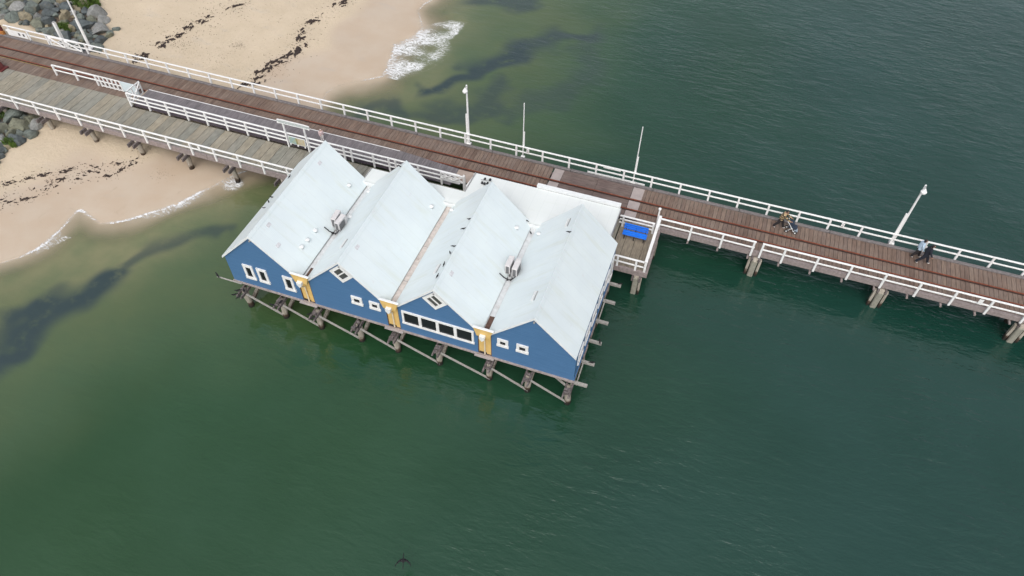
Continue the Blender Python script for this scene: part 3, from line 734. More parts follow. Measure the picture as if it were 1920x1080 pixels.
# roof fittings
vm = MB().tube([(0, 0, -.12), (0, 0, .13), (0, 0, .14), (0, 0, .2), (0, 0, .23)], [.09, .09, .145, .145, .06], 12); vme = shared(vm, 'roof_vent', WHITE2, True, (0, 0, 0))
for q in ((4.75, 7.96, 5.0), (4.73, 3.39, 5.02), (4.71, 2.47, 5.04), (4.68, 1.79, 5.07), (5.98, 8.3, 4.5), (10.8, 8.03, 4.95), (12.03, 8.44, 4.64), (16.75, 8.05, 5.0), (18.19, 8.21, 4.8), (5.9, 5.75, 4.45)):
    link('roof_vent', vme, q, house)
pm_ = MB().box(-.04, .04, -.38, .38, 0, .05).box(-.07, -.05, -.38, .38, 0, .08); pme = shared(pm_, 'anchor_plate', WHITE2, False, (0, 0, 0))
pmd = shared(MB().box(-.02, .02, -.36, .36, 0, .04), 'anchor_slot', GREYM, False, (0, 0, 0))
for q in ((7.77, 1.94), (20.07, 7.99), (19.95, 1.85), (13.95, 1.86)):
    g = min(GX, key=lambda g: abs(g - q[0])); z = ZR + .085 - abs(q[0] - g)
    o = link('anchor_plate', pme, (q[0], q[1], z), house); o.rotation_euler.y = R(-45) if q[0] < g else R(45)
    o2 = link('anchor_slot', pmd, (q[0] + .1, q[1], z + .09), house); o2.rotation_euler.y = o.rotation_euler.y
sm = shared(MB().box(-.11, .11, -.17, .17, 0, .03), 'patch_plate', mat_simple('faded_patch', (.60, .60, .62), .6, .15, 7, .1), False, (0, 0, 0))
for q in ((3.79, .82), (2.95, 1.48), (3.0, 7.68), (8.9, 1.63), (14.95, 1.65)):
    g = min(GX, key=lambda g: abs(g - q[0])); o = link('patch_plate', sm, (q[0], q[1], ZR + .062 - abs(q[0] - g)), house); o.rotation_euler.y = R(45) if q[0] > g else R(-45)

# air conditioning units over the valleys
def aircon(x, y, rz, label, lean=0):
    r = empty('air_conditioner', (x, y, ZV - .07), label, 'air conditioner', 'air conditioner units in the roof valleys'); r.rotation_euler.z = rz
    o = WLOC[r.name]
    def bx(nm, mat, *a, p=None):
        me, c = MB().box(*a).mesh(nm, mat); ob = bpy.data.objects.new(nm, me); COL.objects.link(ob); ob.parent = p or r
        ob.location = c if p is None else c - pos[p.name]
        pos[ob.name] = c; return ob
    pos = {}
    cs = bevel(bx('casing', ACW, -.17, .17, -.46, .46, .30, 1.02), .02)
    for k in range(6): bx('grille_slat', ACD, .172, .19, -.42, .22, .38 + k * .09, .43 + k * .09)
    me, c = MB().tube([(.175, -.1, .66), (.2, -.1, .66)], [.25, .25], 18).mesh('fan_guard', ACD); f = bpy.data.objects.new('fan_guard', me); COL.objects.link(f); f.parent = r; f.location = c
    bx('end_grille', ACD, -.1, .1, -.478, -.461, .36, .96)
    for sx in (-.15, .15):
        for sy in (-.4, .4): bx('leg', BLACK, sx - .02, sx + .02, sy - .02, sy + .02, 0.0, .30)
    return r
aircon(5.33, 5.0, R(4), 'pale air conditioner leaning toward the first roof, left of its pair')
aircon(5.78, 4.75, R(-3), 'air conditioner with a round fan grille facing the second roof')
aircon(17.34, 5.05, R(0), 'left air conditioner of the pair between the third and fourth roofs')
aircon(17.82, 4.95, R(0), 'right air conditioner of the pair between the third and fourth roofs')
def pipes(label, x, y):
    m = MB()
    m.tube([(x, y, ZV + .0), (x - .25, y - .12, ZV + .25), (x - .5, y - .2, ZV + .62)], .035, 7)
    m.tube([(x + .1, y, ZV), (x + .2, y - .2, ZV + .2), (x + .5, y - .05, ZV + .55)], .03, 7)
    m.tube([(x - .1, y + .1, ZV + .02), (x, y - .3, ZV + .25), (x + .2, y + .05, ZV + .1)], .025, 7)
    tag(m.build('pipework', BLACK), label, 'pipes')
pipes('dark bent pipes below the air conditioners between the first two roofs', 5.5, 4.2)
pipes('dark bent pipes below the air conditioners between the last two roofs', 17.5, 4.35)
fl_ = empty('floodlight_cluster', (13.1, 12.0, CZ), 'cluster of small dark floodlights at the canopy corner', 'floodlights')
for k, (a, b) in enumerate(((12.95, 11.78), (13.14, 11.74), (13.32, 11.84), (13.0, 12.2), (13.36, 12.25))):
    MB().tube([(a, b, CZ + .15), (a, b - .14, CZ + .12)], [.07, .09], 10).build('lamp_head', BLACK, fl_)
    MB().bar((a, b, CZ + .02), (a, b, CZ + .15), .03, .03).build('bracket', GREYM, fl_)
MB().tube([(12.75, 12.0, CZ + .1), (13.1, 12.05, CZ + .1), (13.4, 12.05, CZ + .1)], .02, 6).build('conduit', GREYM, fl_)

# ------------------------------------------------------------------ lamps, poles, signs
def lamp(x, y, label, h=5.35):
    r = empty('lamp_post', (x, y, D), label, 'lamp post', 'white lamp posts along the jetty')
    MB().tube([(x, y, D), (x, y, D + h * .5), (x, y, D + h)], [.085, .075, .06], 10).build('pole', WHITE, r)
    MB().box(x - .17, x - .05, y - .06, y + .06, D + .0, D + h * .52).build('support_post', WHITE, r)
    MB().box(x - .2, x + .15, y - .16, y + .16, D - .06, D + .06).build('base_plate', WHITE, r)
    MB().tube([(x, y, D + h - .08), (x, y - .16, D + h - .02), (x, y - .3, D + h - .1)], .03, 8).build('arm', GREYM, r)
    MB().tube([(x, y - .3, D + h - .06), (x, y - .3, D + h - .12), (x, y - .3, D + h - .3), (x, y - .3, D + h - .42)], [.05, .08, .2, .17], 12).build('lamp_shade', WHITE, r)
    return r
lamp(9.31, 18.2, 'white lamp post near the middle, standing over the shallow green water')
lamp(40.72, 18.28, 'white lamp post at the right behind the walking couple')
lamp(-27.2, 18.95, 'white lamp post at the left standing among the boulders')
MB_ = MB().box(-27.45, -27.0, 18.0, 19.1, D - .16, D - .04).build('outrigger', KERB, jetty); MB().box(9.1, 9.5, 18.0, 18.4, D - .16, D - .07).build('outrigger', KERB, jetty); MB().box(40.5, 40.9, 18.0, 18.5, D - .16, D - .07).build('outrigger', KERB, jetty)
def pole(x, label, h, side):
    r = empty('slim_pole', (x, 18.2, D), label, 'pole', 'slim white poles behind the railing')
    MB().tube([(x, 18.2, D - .05), (x, 18.2, D + h)], [.045, .035], 8).build('shaft', WHITE, r)
    MB().box(x + side * .07 - .04, x + side * .07 + .04, 18.16, 18.24, D + .9, D + h * .48).build('sleeve', WHITE, r)
    MB().box(x - .15, x + .15, 18.0, 18.3, D - .1, D + .02).build('foot_block', WHITE, r)
pole(13.75, 'slim white pole left of the crossing boards, no lamp on top', 4.9, 1)
pole(22.4, 'slim white pole right of the crossing boards, no lamp on top', 5.1, 1)
o = MB().box(-30.35, -30.13, 18.9, 19.12, -.5, 4.05).build('marker_post', WHITE); tag(o, 'short thick white post among the boulders behind the braced gate', 'post')
MB().box(-30.33, -30.15, 18.92, 19.1, 4.052, 4.1).build('post_cap', GREYM, o)
def plate(x, y, z, label, w=.2, h=.42, mark=True):
    o = MB().box(x - w / 2, x + w / 2, y - .02, y, z, z + h).build('sign_plate', WHITE); tag(o, label, 'sign')
    if mark: MB().box(x - .045, x + .045, y - .027, y - .022, z + h * .55, z + h * .78).build('dark_mark', GREYM, o); MB().box(x - .06, x + .06, y - .027, y - .022, z + h * .2, z + h * .38).build('faint_mark', PLATE, o)
plate(37.2, 18.0, 2.76, 'small white sign with a dark mark between the pram and the lamp post')
plate(14.2, 18.0, 2.76, 'small white sign with a dark mark beside the slim pole left of the crossing')
plate(45.9, 14.0, 2.66, 'small white sign on the near railing at the far right', .26, .46, False)
plate(-9.3, 9.83, 2.66, 'small white sign on the outer railing of the grey walkway', .2, .44, False)
o = MB().box(20.1, 21.4, 17.95, 18.03, 3.14, 3.3).build('sign_plate', WHITE); tag(o, 'long white board fixed on the railing top at the crossing', 'sign')
o = MB().box(18.9, 23.3, 18.13, 18.2, 2.18, 2.30).build('toe_board', WHITE); tag(o, 'long white toe board along the railing foot at the crossing', 'board')
# station board with scrolled ends on two posts, map panels below
sb = empty('station_sign', (-2.7, 13.1, D), 'white long name board on two posts above the walkway railing', 'sign')
for x in (-3.62, -1.84): MB().box(x - .055, x + .055, 13.02, 13.12, D, 4.41).build('post', WHITE, sb)
bd = MB().prism([(-4.02, 4.44), (-4.1, 4.55), (-4.02, 4.66), (-3.6, 4.70), (-1.85, 4.70), (-1.42, 4.66), (-1.34, 4.55), (-1.42, 4.44), (-1.85, 4.42), (-3.6, 4.42)], 'y', 13.04, 13.10).build('name_board', mat_simple('weathered_board', (.46, .50, .49), .6, .2, 9, .1), sb)
MB().prism([(-4.12, 4.65), (-4.06, 4.72), (-3.6, 4.75), (-1.85, 4.75), (-1.38, 4.72), (-1.32, 4.65), (-1.4, 4.665), (-1.86, 4.705), (-3.6, 4.705), (-4.0, 4.665)], 'y', 13.03, 13.11).build('top_trim', WHITE, bd)
MB().box(-3.95, -1.5, 13.02, 13.039, 4.41, 4.44).build('bottom_trim', WHITE, bd)
for x in (-4.02, -1.42): MB().tube([(x, 13.02, 4.45), (x, 13.12, 4.45)], .085, 12).build('scroll', WHITE, bd)
lt = MB(); xx = -3.7; random.seed(3)
for wd in (9, 5): pass
lt_m = mat_simple('faded_lettering', (.36, .40, .41), .6, .1, 8, 0)
mapp = empty('map_panel', (-2.75, 13.02, D), 'information panel with a pale blue map and a tan picture under the name board', 'sign')
MB().box(-3.45, -2.0, 13.03, 13.08, 2.62, 3.32).build('backing', WHITE2, mapp)
def mat_map(name, a, b, c):
    m, t, bs = nmat(name); n = noise(t, worldpos(t), 5, 4, .6, .5)
    col = mix(t, remap(t, n, .42, .55), a, b); col = mix(t, remap(t, noise(t, worldpos(t), 9, 3), .6, .68), col, c); t.links.new(col, bs.inputs['Base Color']); bs.inputs['Roughness'].default_value = .4; return m
MB().box(-3.4, -2.82, 13.015, 13.028, 2.68, 3.28).build('map_print', mat_map('map_print', (.28, .42, .44), (.36, .44, .33), (.08, .12, .1)), mapp)
MB().box(-2.81, -2.68, 13.015, 13.028, 2.68, 3.28).build('olive_strip', mat_simple('olive_strip', (.30, .27, .12), .5, .1, 6, 0), mapp)
MB().box(-2.67, -2.05, 13.015, 13.028, 2.68, 3.28).build('picture_print', mat_map('picture_print', (.52, .43, .26), (.50, .46, .34), (.12, .12, .09)), mapp)
for x in (-3.35, -2.72, -2.1): MB().box(x - .04, x + .04, 12.98, 13.06, 2.5, 2.619).build('bracket', WHITE, mapp)

# red and orange fixtures at the landward end
bf = empty('buffer_stop', (-32.1, 13.7, D), 'dark red painted steel block with a black cap on the boards at the left edge', 'bollard')
bevel(MB().box(-33.2, -31.7, 13.25, 14.1, D + .01, D + .12).build('base', REDM, bf), .03); bevel(MB().prism([(-33.1, D + .12), (-31.95, D + .12), (-32.15, D + .6), (-33.0, D + .6)], 'y', 13.4, 13.95).build('body', REDM, bf), .04)
bevel(MB().box(-33.05, -32.1, 13.42, 14.0, D + .6, D + .74).build('cap', BLACK, bf), .04)
ob = empty('barrier', (-36.6, 18.0, D), 'orange and dark red barrier at the railing end above the boulders', 'barrier')
bevel(MB().box(-37.6, -35.75, 17.85, 18.12, D + .02, D + .42).build('lower_board', ORANGE, ob), .03); bevel(MB().box(-37.6, -35.8, 17.9, 18.1, D + .44, D + 1.0).build('upper_board', REDM, ob), .03)
# ------------------------------------------------------------------ birds
def bird_mesh(wings=0):
    mb = MB()
    mb.tube([(-.17, 0, .10), (-.10, 0, .12), (-.02, 0, .14), (.07, 0, .165), (.11, 0, .20), (.125, 0, .235), (.15, 0, .25), (.175, 0, .248), (.21, 0, .238)], [.012, .035, .06, .055, .035, .035, .038, .022, .005], 8)
    mb.prism([(-.30, -.03), (-.14, -.025), (-.14, .025), (-.30, .03)], 'z', .09, .105)
    for s in (-1, 1):
        mb.prism([(.05, s * .045), (-.02, s * .065), (-.16, s * .05), (-.2, s * .02), (-.05, s * .03)], 'z', .12, .165)
        mb.tube([(0, s * .025, .10), (.01, s * .025, 0)], .008, 5)
    return mb
BIRDM = mat_simple('dark_feathers', (.010, .010, .012), .8, .35, 25, .1)
BIRDG = mat_simple('grey_feathers', (.13, .13, .14), .6, .35, 25, .1)
bmA = shared(bird_mesh(), 'bird', BIRDM, True, (0, 0, 0)); bmB = shared(bird_mesh(), 'bird', BIRDG, True, (0, 0, 0))
def bird(x, y, z, label, group, rz=None, sc=.68, g=False):
    o = link('bird', bmB if g else bmA, (x, y, z)); o.rotation_euler.z = random.uniform(0, 6.28) if rz is None else rz; o.scale = (sc,) * 3
    tag(o, label, 'bird', group); return o
def rz_(x): g = min(GX, key=lambda g: abs(g - x)); return ZR + .085 - abs(x - g)
L1 = ['dark bird farthest back on the outer slope of the leftmost roof', 'upper of two close dark birds on the outer slope of the leftmost roof', 'lower of two close dark birds on the outer slope of the leftmost roof', 'grey bird nearest the front on the outer slope of the leftmost roof']
for (x, y), l in zip(((1.01, 6.79), (.7, 4.87), (.87, 4.31), (1.0, 3.57)), L1): bird(x, y, rz_(x) + .0, l, 'birds on the roofs', g='grey' in l)
names = ['farthest back bird on the ridge of the third roof', 'second bird from the back on the ridge of the third roof', 'third bird from the back on the ridge of the third roof', 'fourth bird from the back on the ridge of the third roof', 'second bird from the front on the ridge of the third roof', 'bird nearest the front on the ridge of the third roof']
for y, l in zip((5.87, 5.0, 3.45, 2.87, 1.96, 1.01), names): bird(14.38, y, rz_(14.38), l, 'birds on the roofs')
bird(20.5, 6.78, rz_(20.5) + .02, 'dark bird on the ridge of the rightmost roof', 'birds on the roofs')
bird(17.0, 9.25, CZ + .052, 'dark bird on the canopy edge between the third and fourth roofs', 'birds on the roofs')
bird(17.55, 8.6, ZV - .068, 'dark bird in the valley gutter between the third and fourth roofs', 'birds on the roofs')
bird(8.3, 8.95, rz_(8.3), 'small dark bird at the back end of the second roof', 'birds on the roofs')
bird(-1.2, -.14, D - .02, 'dark bird on the end of the pipe at the left corner of the boathouse', 'birds on the timbers', 2.6, 1.0)
for k, (i, s, y) in enumerate(((0, -.2, -1.0), (0, .2, -1.05), (0, -.2, -.62), (0, .2, -.5), (1, -.2, -.9), (1, .2, -.55), (2, -.2, -.75), (2, .2, -.95), (3, .2, -.6))):
    bird(PX[i] + s, y, 1.862, ('dark bird perched on the leftmost timber end under the boathouse', 'dark bird perched on the second timber end from the left under the boathouse', 'dark bird perched on the third timber end from the left under the boathouse', 'dark bird perched on the fourth timber end from the left under the boathouse')[i], 'birds on the timbers', None, .85)
for y, l in ((8.4, 'farthest'), (3.44, 'middle'), (1.78, 'nearest')): bird(23.85, y, 1.902, 'dark bird on the %s occupied beam end along the right wall of the boathouse' % l, 'birds on the timbers', None, .8)
# cormorant flying low over the water
fb = MB()
fb.tube([(-.36, 0, 0), (-.2, 0, 0), (0, 0, .0), (.2, 0, .01), (.3, 0, .02), (.42, 0, .03), (.5, 0, .035), (.56, 0, .03), (.64, 0, .025)], [.03, .06, .1, .09, .045, .035, .05, .035, .006], 10)
for s in (-1, 1):
    pts = [((.2, 0), (-.14, 0)), ((.16, .3), (-.04, .3)), ((.02, .6), (-.13, .58)), ((-.2, .88), (-.30, .83)), ((-.46, 1.0), (-.47, .97))]
    for (a, b), (c, d_) in zip(pts[:-1], pts[1:]):
        fb.prism([(a[0], s * a[1]), (c[0], s * c[1]), (d_[0], s * d_[1]), (b[0], s * b[1])], 'z', .01, .035)
fb.prism([(-.62, -.07), (-.3, -.03), (-.3, .03), (-.62, .07)], 'z', -.01, .01)
o = link('bird', shared(fb, 'bird', BIRDM, True, (0, 0, 0)), (at(756, 1052, 1.2).x, at(756, 1052, 1.2).y, 1.2)); o.rotation_euler.z = R(112); tag(o, 'black bird with spread wings flying low over the water at the bottom', 'bird'); o.scale = (.66, .42, .5)

# ------------------------------------------------------------------ people
def cloth(name, col, rough=.85): return mat_simple(name, col, rough, .2, 18, .25)
SKIN = cloth('skin', (.45, .27, .19), .6); HAIR = cloth('black_hair', (.012, .011, .012), .5); SHOE = cloth('pale_shoes', (.72, .68, .65)); NAVY = cloth('navy_cloth', (.012, .015, .025)); DARKP = cloth('dark_trousers', (.022, .018, .02)); LBLUE = cloth('pale_blue_jacket', (.42, .54, .66)); PINK = cloth('pale_pink_cloth', (.72, .56, .56)); CREAM = cloth('cream_cloth', (.72, .68, .66))
def mat_stripe():
    m, t, b = nmat('striped_knit'); g = t.nodes.new('ShaderNodeTexCoord'); sx = t.nodes.new('ShaderNodeSeparateXYZ'); t.links.new(g.outputs['Object'], sx.inputs[0])
    s = math_(t, 'SINE', math_(t, 'MULTIPLY', sx.outputs[2], 36.0)); c = mix(t, remap(t, s, -.1, .1), (.03, .022, .02), (.42, .31, .17)); t.links.new(c, b.inputs['Base Color']); b.inputs['Roughness'].default_value = .9; return m
STRIPE = mat_stripe()
def person(loc, rz, label, top, bottom, shoe, hair, stride=.34, lean=.0, arms='walk', hgt=1.68, hairlen=.0, hood=False, cat='person', bulk=1.15):
    """one skinned body, facing +x; hair is a child"""
    s = hgt / 1.7; lx = math.sin(lean)
    sh = Vector((.55 * lx, 0, 1.42)); J = {}
    P = [('pelvis', (0, 0, .93), (.135, .165)), ('waist', (.22 * lx, 0, 1.08), (.115, .145)), ('chest', (.45 * lx, 0, 1.28), (.13, .175)), ('neckb', (.6 * lx, 0, 1.43), (.075, .09)), ('neck', (.68 * lx + .01, 0, 1.49), (.052, .052))]
    E_ = [('pelvis', 'waist'), ('waist', 'chest'), ('chest', 'neckb'), ('neckb', 'neck')]
    for sd_, nm in ((1, 'L'), (-1, 'R')):
        f = sd_ * stride
        P += [('hip' + nm, (.0, sd_ * .09, .88), (.095, .10)), ('knee' + nm, (f * .5 + .05, sd_ * .095, .50 + (.02 if f < 0 else 0)), (.065, .065)), ('ank' + nm, (f * 1.0 - (.06 if f < 0 else 0), sd_ * .09, .10 + (.07 if f < 0 else 0)), (.043, .043)), ('toe' + nm, (f * 1.0 + .16 - (.05 if f < 0 else 0), sd_ * .1, .045), (.042, .034))]
        E_ += [('pelvis', 'hip' + nm), ('hip' + nm, 'knee' + nm), ('knee' + nm, 'ank' + nm), ('ank' + nm, 'toe' + nm)]
        if arms == 'push': el, wr, hd = (.28 + .5 * lx, sd_ * .23, 1.12), (.50 + .4 * lx, sd_ * .2, 1.02), (.58 + .4 * lx, sd_ * .19, 1.0)
        else: a = -f * .55; el, wr, hd = (a * .45 + .4 * lx, sd_ * .27, 1.13), (a + .08 + .3 * lx, sd_ * .26, .90), (a + .12 + .3 * lx, sd_ * .255, .82)
        P += [('sho' + nm, (.52 * lx, sd_ * .19, 1.38), (.07, .07)), ('elb' + nm, el, (.05, .05)), ('wri' + nm, wr, (.034, .034)), ('han' + nm, hd, (.034, .026))]
        E_ += [('chest', 'sho' + nm), ('sho' + nm, 'elb' + nm), ('elb' + nm, 'wri' + nm), ('wri' + nm, 'han' + nm)]
    idx = {p[0]: i for i, p in enumerate(P)}
    me = bpy.data.meshes.new('tmp'); me.from_pydata([p[1] for p in P], [(idx[a], idx[b]) for a, b in E_], [])
    ob = bpy.data.objects.new('tmp', me); COL.objects.link(ob)
    md = ob.modifiers.new('skin', 'SKIN'); md.use_smooth_shade = True
    for i, p in enumerate(P):
        sv = me.skin_vertices[0].data[i]; sv.radius = (p[2][0] * bulk * (1.25 if p[0][:3] in ('hip', 'kne', 'ank', 'pel', 'wai') else 1.1), p[2][1] * bulk * (1.25 if p[0][:3] in ('hip', 'kne', 'ank', 'pel', 'wai') else 1.1)) if p[0][:4] not in ('neck', 'hanL', 'hanR') else p[2]; sv.use_root = (p[0] == 'pelvis')
    sb_ = ob.modifiers.new('sub', 'SUBSURF'); sb_.levels = 1; sb_.render_levels = 1
    dg = bpy.context.evaluated_depsgraph_get(); ev = ob.evaluated_get(dg)
    bm = bmesh.new(); bm.from_mesh(ev.to_mesh()); ev.to_mesh_clear(); bpy.data.objects.remove(ob)
    hc = Vector((.72 * lx + .035, 0, 1.60))
    nv = len(bm.verts)
    hm = bmesh.ops.create_uvsphere(bm, u_segments=14, v_segments=10, radius=1)['verts']
    for v in hm:
        q = v.co.copy(); jaw = 1 - .22 * max(0, -q.z)
        v.co = Vector((q.x * .098 * jaw, q.y * .076 * jaw, q.z * .125))
        if q.x > .85 and -.25 < q.z < .1: v.co.x += .022           # nose
        if abs(q.y) > .9 and abs(q.z) < .3: v.co.y *= 1.14         # ears
        v.co += hc
    # five fingers on each hand
    for nm, sd_ in (('L', 1), ('R', -1)):
        w_ = Vector(P[idx['wri' + nm]][1]); h_ = Vector(P[idx['han' + nm]][1]); dr = (h_ - w_).normalized()
        sdv = dr.cross(Vector((0, 1, 0))).normalized()
        for k in range(5):
            off = sdv * ((k - 2) * .017) ; L_ = (.05, .07, .078, .07, .055)[k]
            b0 = h_ + off + (dr * .01 if k else -dr * .03 + sdv * -.01)
            tip = b0 + (dr * L_ if k else (dr * .035 - sdv * .035)) + Vector((0, -sd_ * .018, 0))
            mid_ = (b0 + tip) / 2 + Vector((0, sd_ * .008, 0))
            t_ = MB().tube([b0, mid_, tip], [.0095, .009, .006], 6)
            vs = [bm.verts.new(p) for p in t_.v]
            for f in t_.f: bm.faces.new([vs[i] for i in f])
    bm.verts.ensure_lookup_table(); bm.faces.ensure_lookup_table()
    mats = [top, bottom, shoe, SKIN, HAIR]
    for f in bm.faces:
        c = f.calc_center_median(); mi = 0
        if c.z < .11: mi = 2
        elif c.z < .90: mi = 1
        if (c - hc).length < .16 or (c.z > 1.46): mi = 3
        for nm in 'LR':
            w_ = Vector(P[idx['wri' + nm]][1]); h_ = Vector(P[idx['han' + nm]][1]); e_ = Vector(P[idx['elb' + nm]][1])
            if (c - h_).length < .12: mi = 3
            elif (c - w_).length < .14 or (c - e_).length < .17 or (c - (w_ + e_) / 2).length < .13: mi = 0
        for sg in (-1, 1):                                           # eyes
            if (c - (hc + Vector((.09, sg * .032, .012)))).length < .018: mi = 4
        f.material_index = mi; f.smooth = True
    bme = bpy.data.meshes.new('person'); bm.to_mesh(bme); bm.free()
    for m in mats: bme.materials.append(m)
    o = link('person', bme, loc); o.rotation_euler.z = rz; o.scale = (s,) * 3; tag(o, label, cat)
    hb = bmesh.new(); bmesh.ops.create_uvsphere(hb, u_segments=14, v_segments=10, radius=1)
    for v in hb.verts:
        q = v.co.copy(); v.co = Vector((q.x * .108 - .014, q.y * .088, q.z * .128 + .018))
        if q.z < -.1: v.co.z = -.1 * .128 + .018 - (hairlen + .03) * min(1, (-q.z - .1)); v.co.x = min(v.co.x, -.02) - .01
        elif q.x > .3 and q.z < .35: v.co.x = .03
        v.co += hc
    hme = bpy.data.meshes.new('hair'); hb.to_mesh(hme); hb.free(); hme.materials.append(hair); hme.polygons.foreach_set('use_smooth', [True] * len(hme.polygons))
    h = bpy.data.objects.new('hair', hme); COL.objects.link(h); h.parent = o
    return o
DZ = D + .006
person((33.1, 17.1, DZ), R(-5), 'person in a brown striped top and dark trousers pushing the pram', STRIPE, DARKP, CREAM, HAIR, .30, .28, 'push', 1.7, bulk=1.3)
person((42.2, 17.42, DZ), R(0), 'person in a pale blue jacket on the railing side of the walking couple', LBLUE, DARKP, SHOE, HAIR, .22, .10, 'walk', 1.72, .2, bulk=1.35)
person((42.62, 17.0, DZ), R(0), 'person in dark clothing and white shoes on the near side of the walking couple', NAVY, NAVY, SHOE, HAIR, .34, .12, 'walk', 1.78, .2, bulk=1.35)
person((-1.3, 14.25, D + PH + .002), R(-30), 'small person in pale pink standing on the raised platform behind the first roof', PINK, CREAM, CREAM, mat_simple('white_hat', (.75, .68, .68), .8, .05, 10, .1), .06, .05, 'walk', 1.0, .0, bulk=1.75)
# pram
pr_ = empty('pram', (33.95, 17.05, D), 'dark blue pram with a pale handle frame pushed along the deck', 'pram')
DKB = cloth('dark_blue_fabric', (.02, .035, .06)); PGREY = cloth('pale_blue_grey_fabric', (.30, .36, .42))
ox, oy = 33.95, 17.05
for sy in (-.22, .22):
    MB().tube([(ox - .42, oy + sy, D + 1.02), (ox - .28, oy + sy, D + .85), (ox + .15, oy + sy, D + .25), (ox + .28, oy + sy, D + .14)], .022, 7).build('frame_tube', WHITE2, pr_)
    MB().tube([(ox - .25, oy + sy, D + .14), (ox + .05, oy + sy, D + .5)], .018, 7).build('frame_tube', WHITE2, pr_)
    for wx in (-.28, .32):
        wv = MB().tube([(ox + wx, oy + sy - .025, D + .125), (ox + wx, oy + sy + .025, D + .125)], .125, 14).build('wheel', BLACK, pr_)
        MB().tube([(ox + wx, oy + sy - .03, D + .125), (ox + wx, oy + sy + .03, D + .125)], .06, 10).build('hub', WHITE2, wv)
MB().tube([(ox - .42, oy - .22, D + 1.02), (ox - .42, oy + .22, D + 1.02)], .024, 7).build('handle', BLACK, pr_)
bevel(MB().prism([(ox - .2, D + .42), (ox + .32, D + .38), (ox + .38, D + .52), (ox + .05, D + .56), (ox - .22, D + .95), (ox - .3, D + .9)], 'y', oy - .19, oy + .19).build('seat', DKB, pr_), .03, 2)
cn = MB().tube([(ox - .08, oy - .2, D + .74), (ox - .08, oy, D + .74), (ox - .08, oy + .2, D + .74)], [.16, .19, .16], 12).build('hood', DKB, pr_)
MB().box(ox + .22, ox + .46, oy - .16, oy + .16, D + .18, D + .24).build('footrest', PGREY, pr_)

# ------------------------------------------------------------------ boulders on the shore
def rock_mesh(seed):
    rs = random.Random(seed); bm = bmesh.new(); bmesh.ops.create_icosphere(bm, subdivisions=3, radius=1)
    pl = [(Vector((rs.uniform(-1, 1), rs.uniform(-1, 1), rs.uniform(-.6, 1))).normalized(), rs.uniform(.42, .72)) for _ in range(8)] + [(Vector((rs.uniform(-.35, .35), rs.uniform(-.35, .35), 1)).normalized(), rs.uniform(.5, .65))]
    for _ in range(2):
        for v in bm.verts:
            for n_, k in pl:
                dd_ = v.co.dot(n_)
                if dd_ > k: v.co -= n_ * (dd_ - k)
    for v in bm.verts: v.co *= 1 + rs.uniform(-.022, .022)
    me = bpy.data.meshes.new('boulder'); bm.to_mesh(me); bm.free(); return me
def mat_rock(name, col):
    m, t, b = nmat(name); oi = t.nodes.new('ShaderNodeObjectInfo'); v = worldpos(t)
    n = noise(t, v, 3, 8, .7); c = mix(t, remap(t, n, .35, .68, 0, .75), col, tuple(k * .42 for k in col))
    c = mix(t, remap(t, oi.outputs['Random'], 0, 1, 0, .3), c, (.10, .11, .105))
    n2 = noise(t, v, 1.1, 5, .6); c = mix(t, remap(t, n2, .58, .8, 0, .5), c, (.30, .23, .13))
    t.links.new(c, b.inputs['Base Color']); b.inputs['Roughness'].default_value = .85; bump(t, b, n, 1.0, .14); return m
ROCKS = [('grey green', mat_rock('grey_green_rock', (.19, .22, .195))), ('dark slate grey', mat_rock('dark_rock', (.11, .13, .135))), ('pale grey', mat_rock('pale_rock', (.34, .34, .325))), ('tan brown', mat_rock('tan_rock', (.33, .28, .185))), ('olive grey', mat_rock('olive_rock', (.23, .235, .17)))]
RBASE = [rock_mesh(k) for k in range(7)]; RM = {}
for k_, (cn_, m_) in enumerate(ROCKS):
    for j_, b_ in enumerate(RBASE): q_ = b_.copy(); q_.materials.append(m_); RM[k_, j_] = q_
def pip(px, py, poly):
    r = False
    for (x1, y1), (x2, y2) in zip(poly, poly[1:] + poly[:1]):
        if (y1 > py) != (y2 > py) and px < (x2 - x1) * (py - y1) / (y2 - y1) + x1: r = not r
    return r
def boulders(poly, n, rmin, rmax, place, group, zoff, seed):
    rs = random.Random(seed); pts = []; xs = [p[0] for p in poly]; ys = [p[1] for p in poly]; tries = 0
    while len(pts) < n and tries < 16000:
        tries += 1; x, y = rs.uniform(min(xs), max(xs)), rs.uniform(min(ys), max(ys)); r_ = rs.uniform(rmin, rmax) * (1 if tries < 1500 else .72 if tries < 4500 else .45)
        if not pip(x, y, poly) or any(math.hypot(x - a, y - b) < (r_ + c) * .72 for a, b, c in pts): continue
        pts.append((x, y, r_))
    for x, y, r_ in pts:
        k = rs.choices(range(5), (5, 3, 2.2, 1.8, 3))[0]
        o = link('boulder', RM[k, rs.randrange(7)], (x, y, gz(x, y) + r_ * zoff)); o.scale = (r_ * rs.uniform(1.0, 1.5), r_ * rs.uniform(.95, 1.25), r_ * rs.uniform(.75, 1.05)); o.rotation_euler = (rs.uniform(-.35, .35), rs.uniform(-.35, .35), rs.uniform(0, 6.28))
        size = 'big' if r_ > rmax * .78 else 'small' if r_ < rmax * .48 else 'medium sized'
        tag(o, '%s %s boulder %s' % (size, ROCKS[k][0], place(x, y)), 'boulder', group)
def placeA(x, y):
    a = 'beside the lamp post' if x > -31.5 and y < 21.5 else 'at the sand edge' if x > -32.5 else 'by the orange barrier' if x < -38 else 'in the middle'
    return a + (', close behind the jetty railing' if y < 21.5 else ', far up the rock bank' if y > 24.5 else ' of the upper rock bank')
boulders(PA, 230, .55, 1.02, placeA, 'boulders behind the jetty', .25, 11)
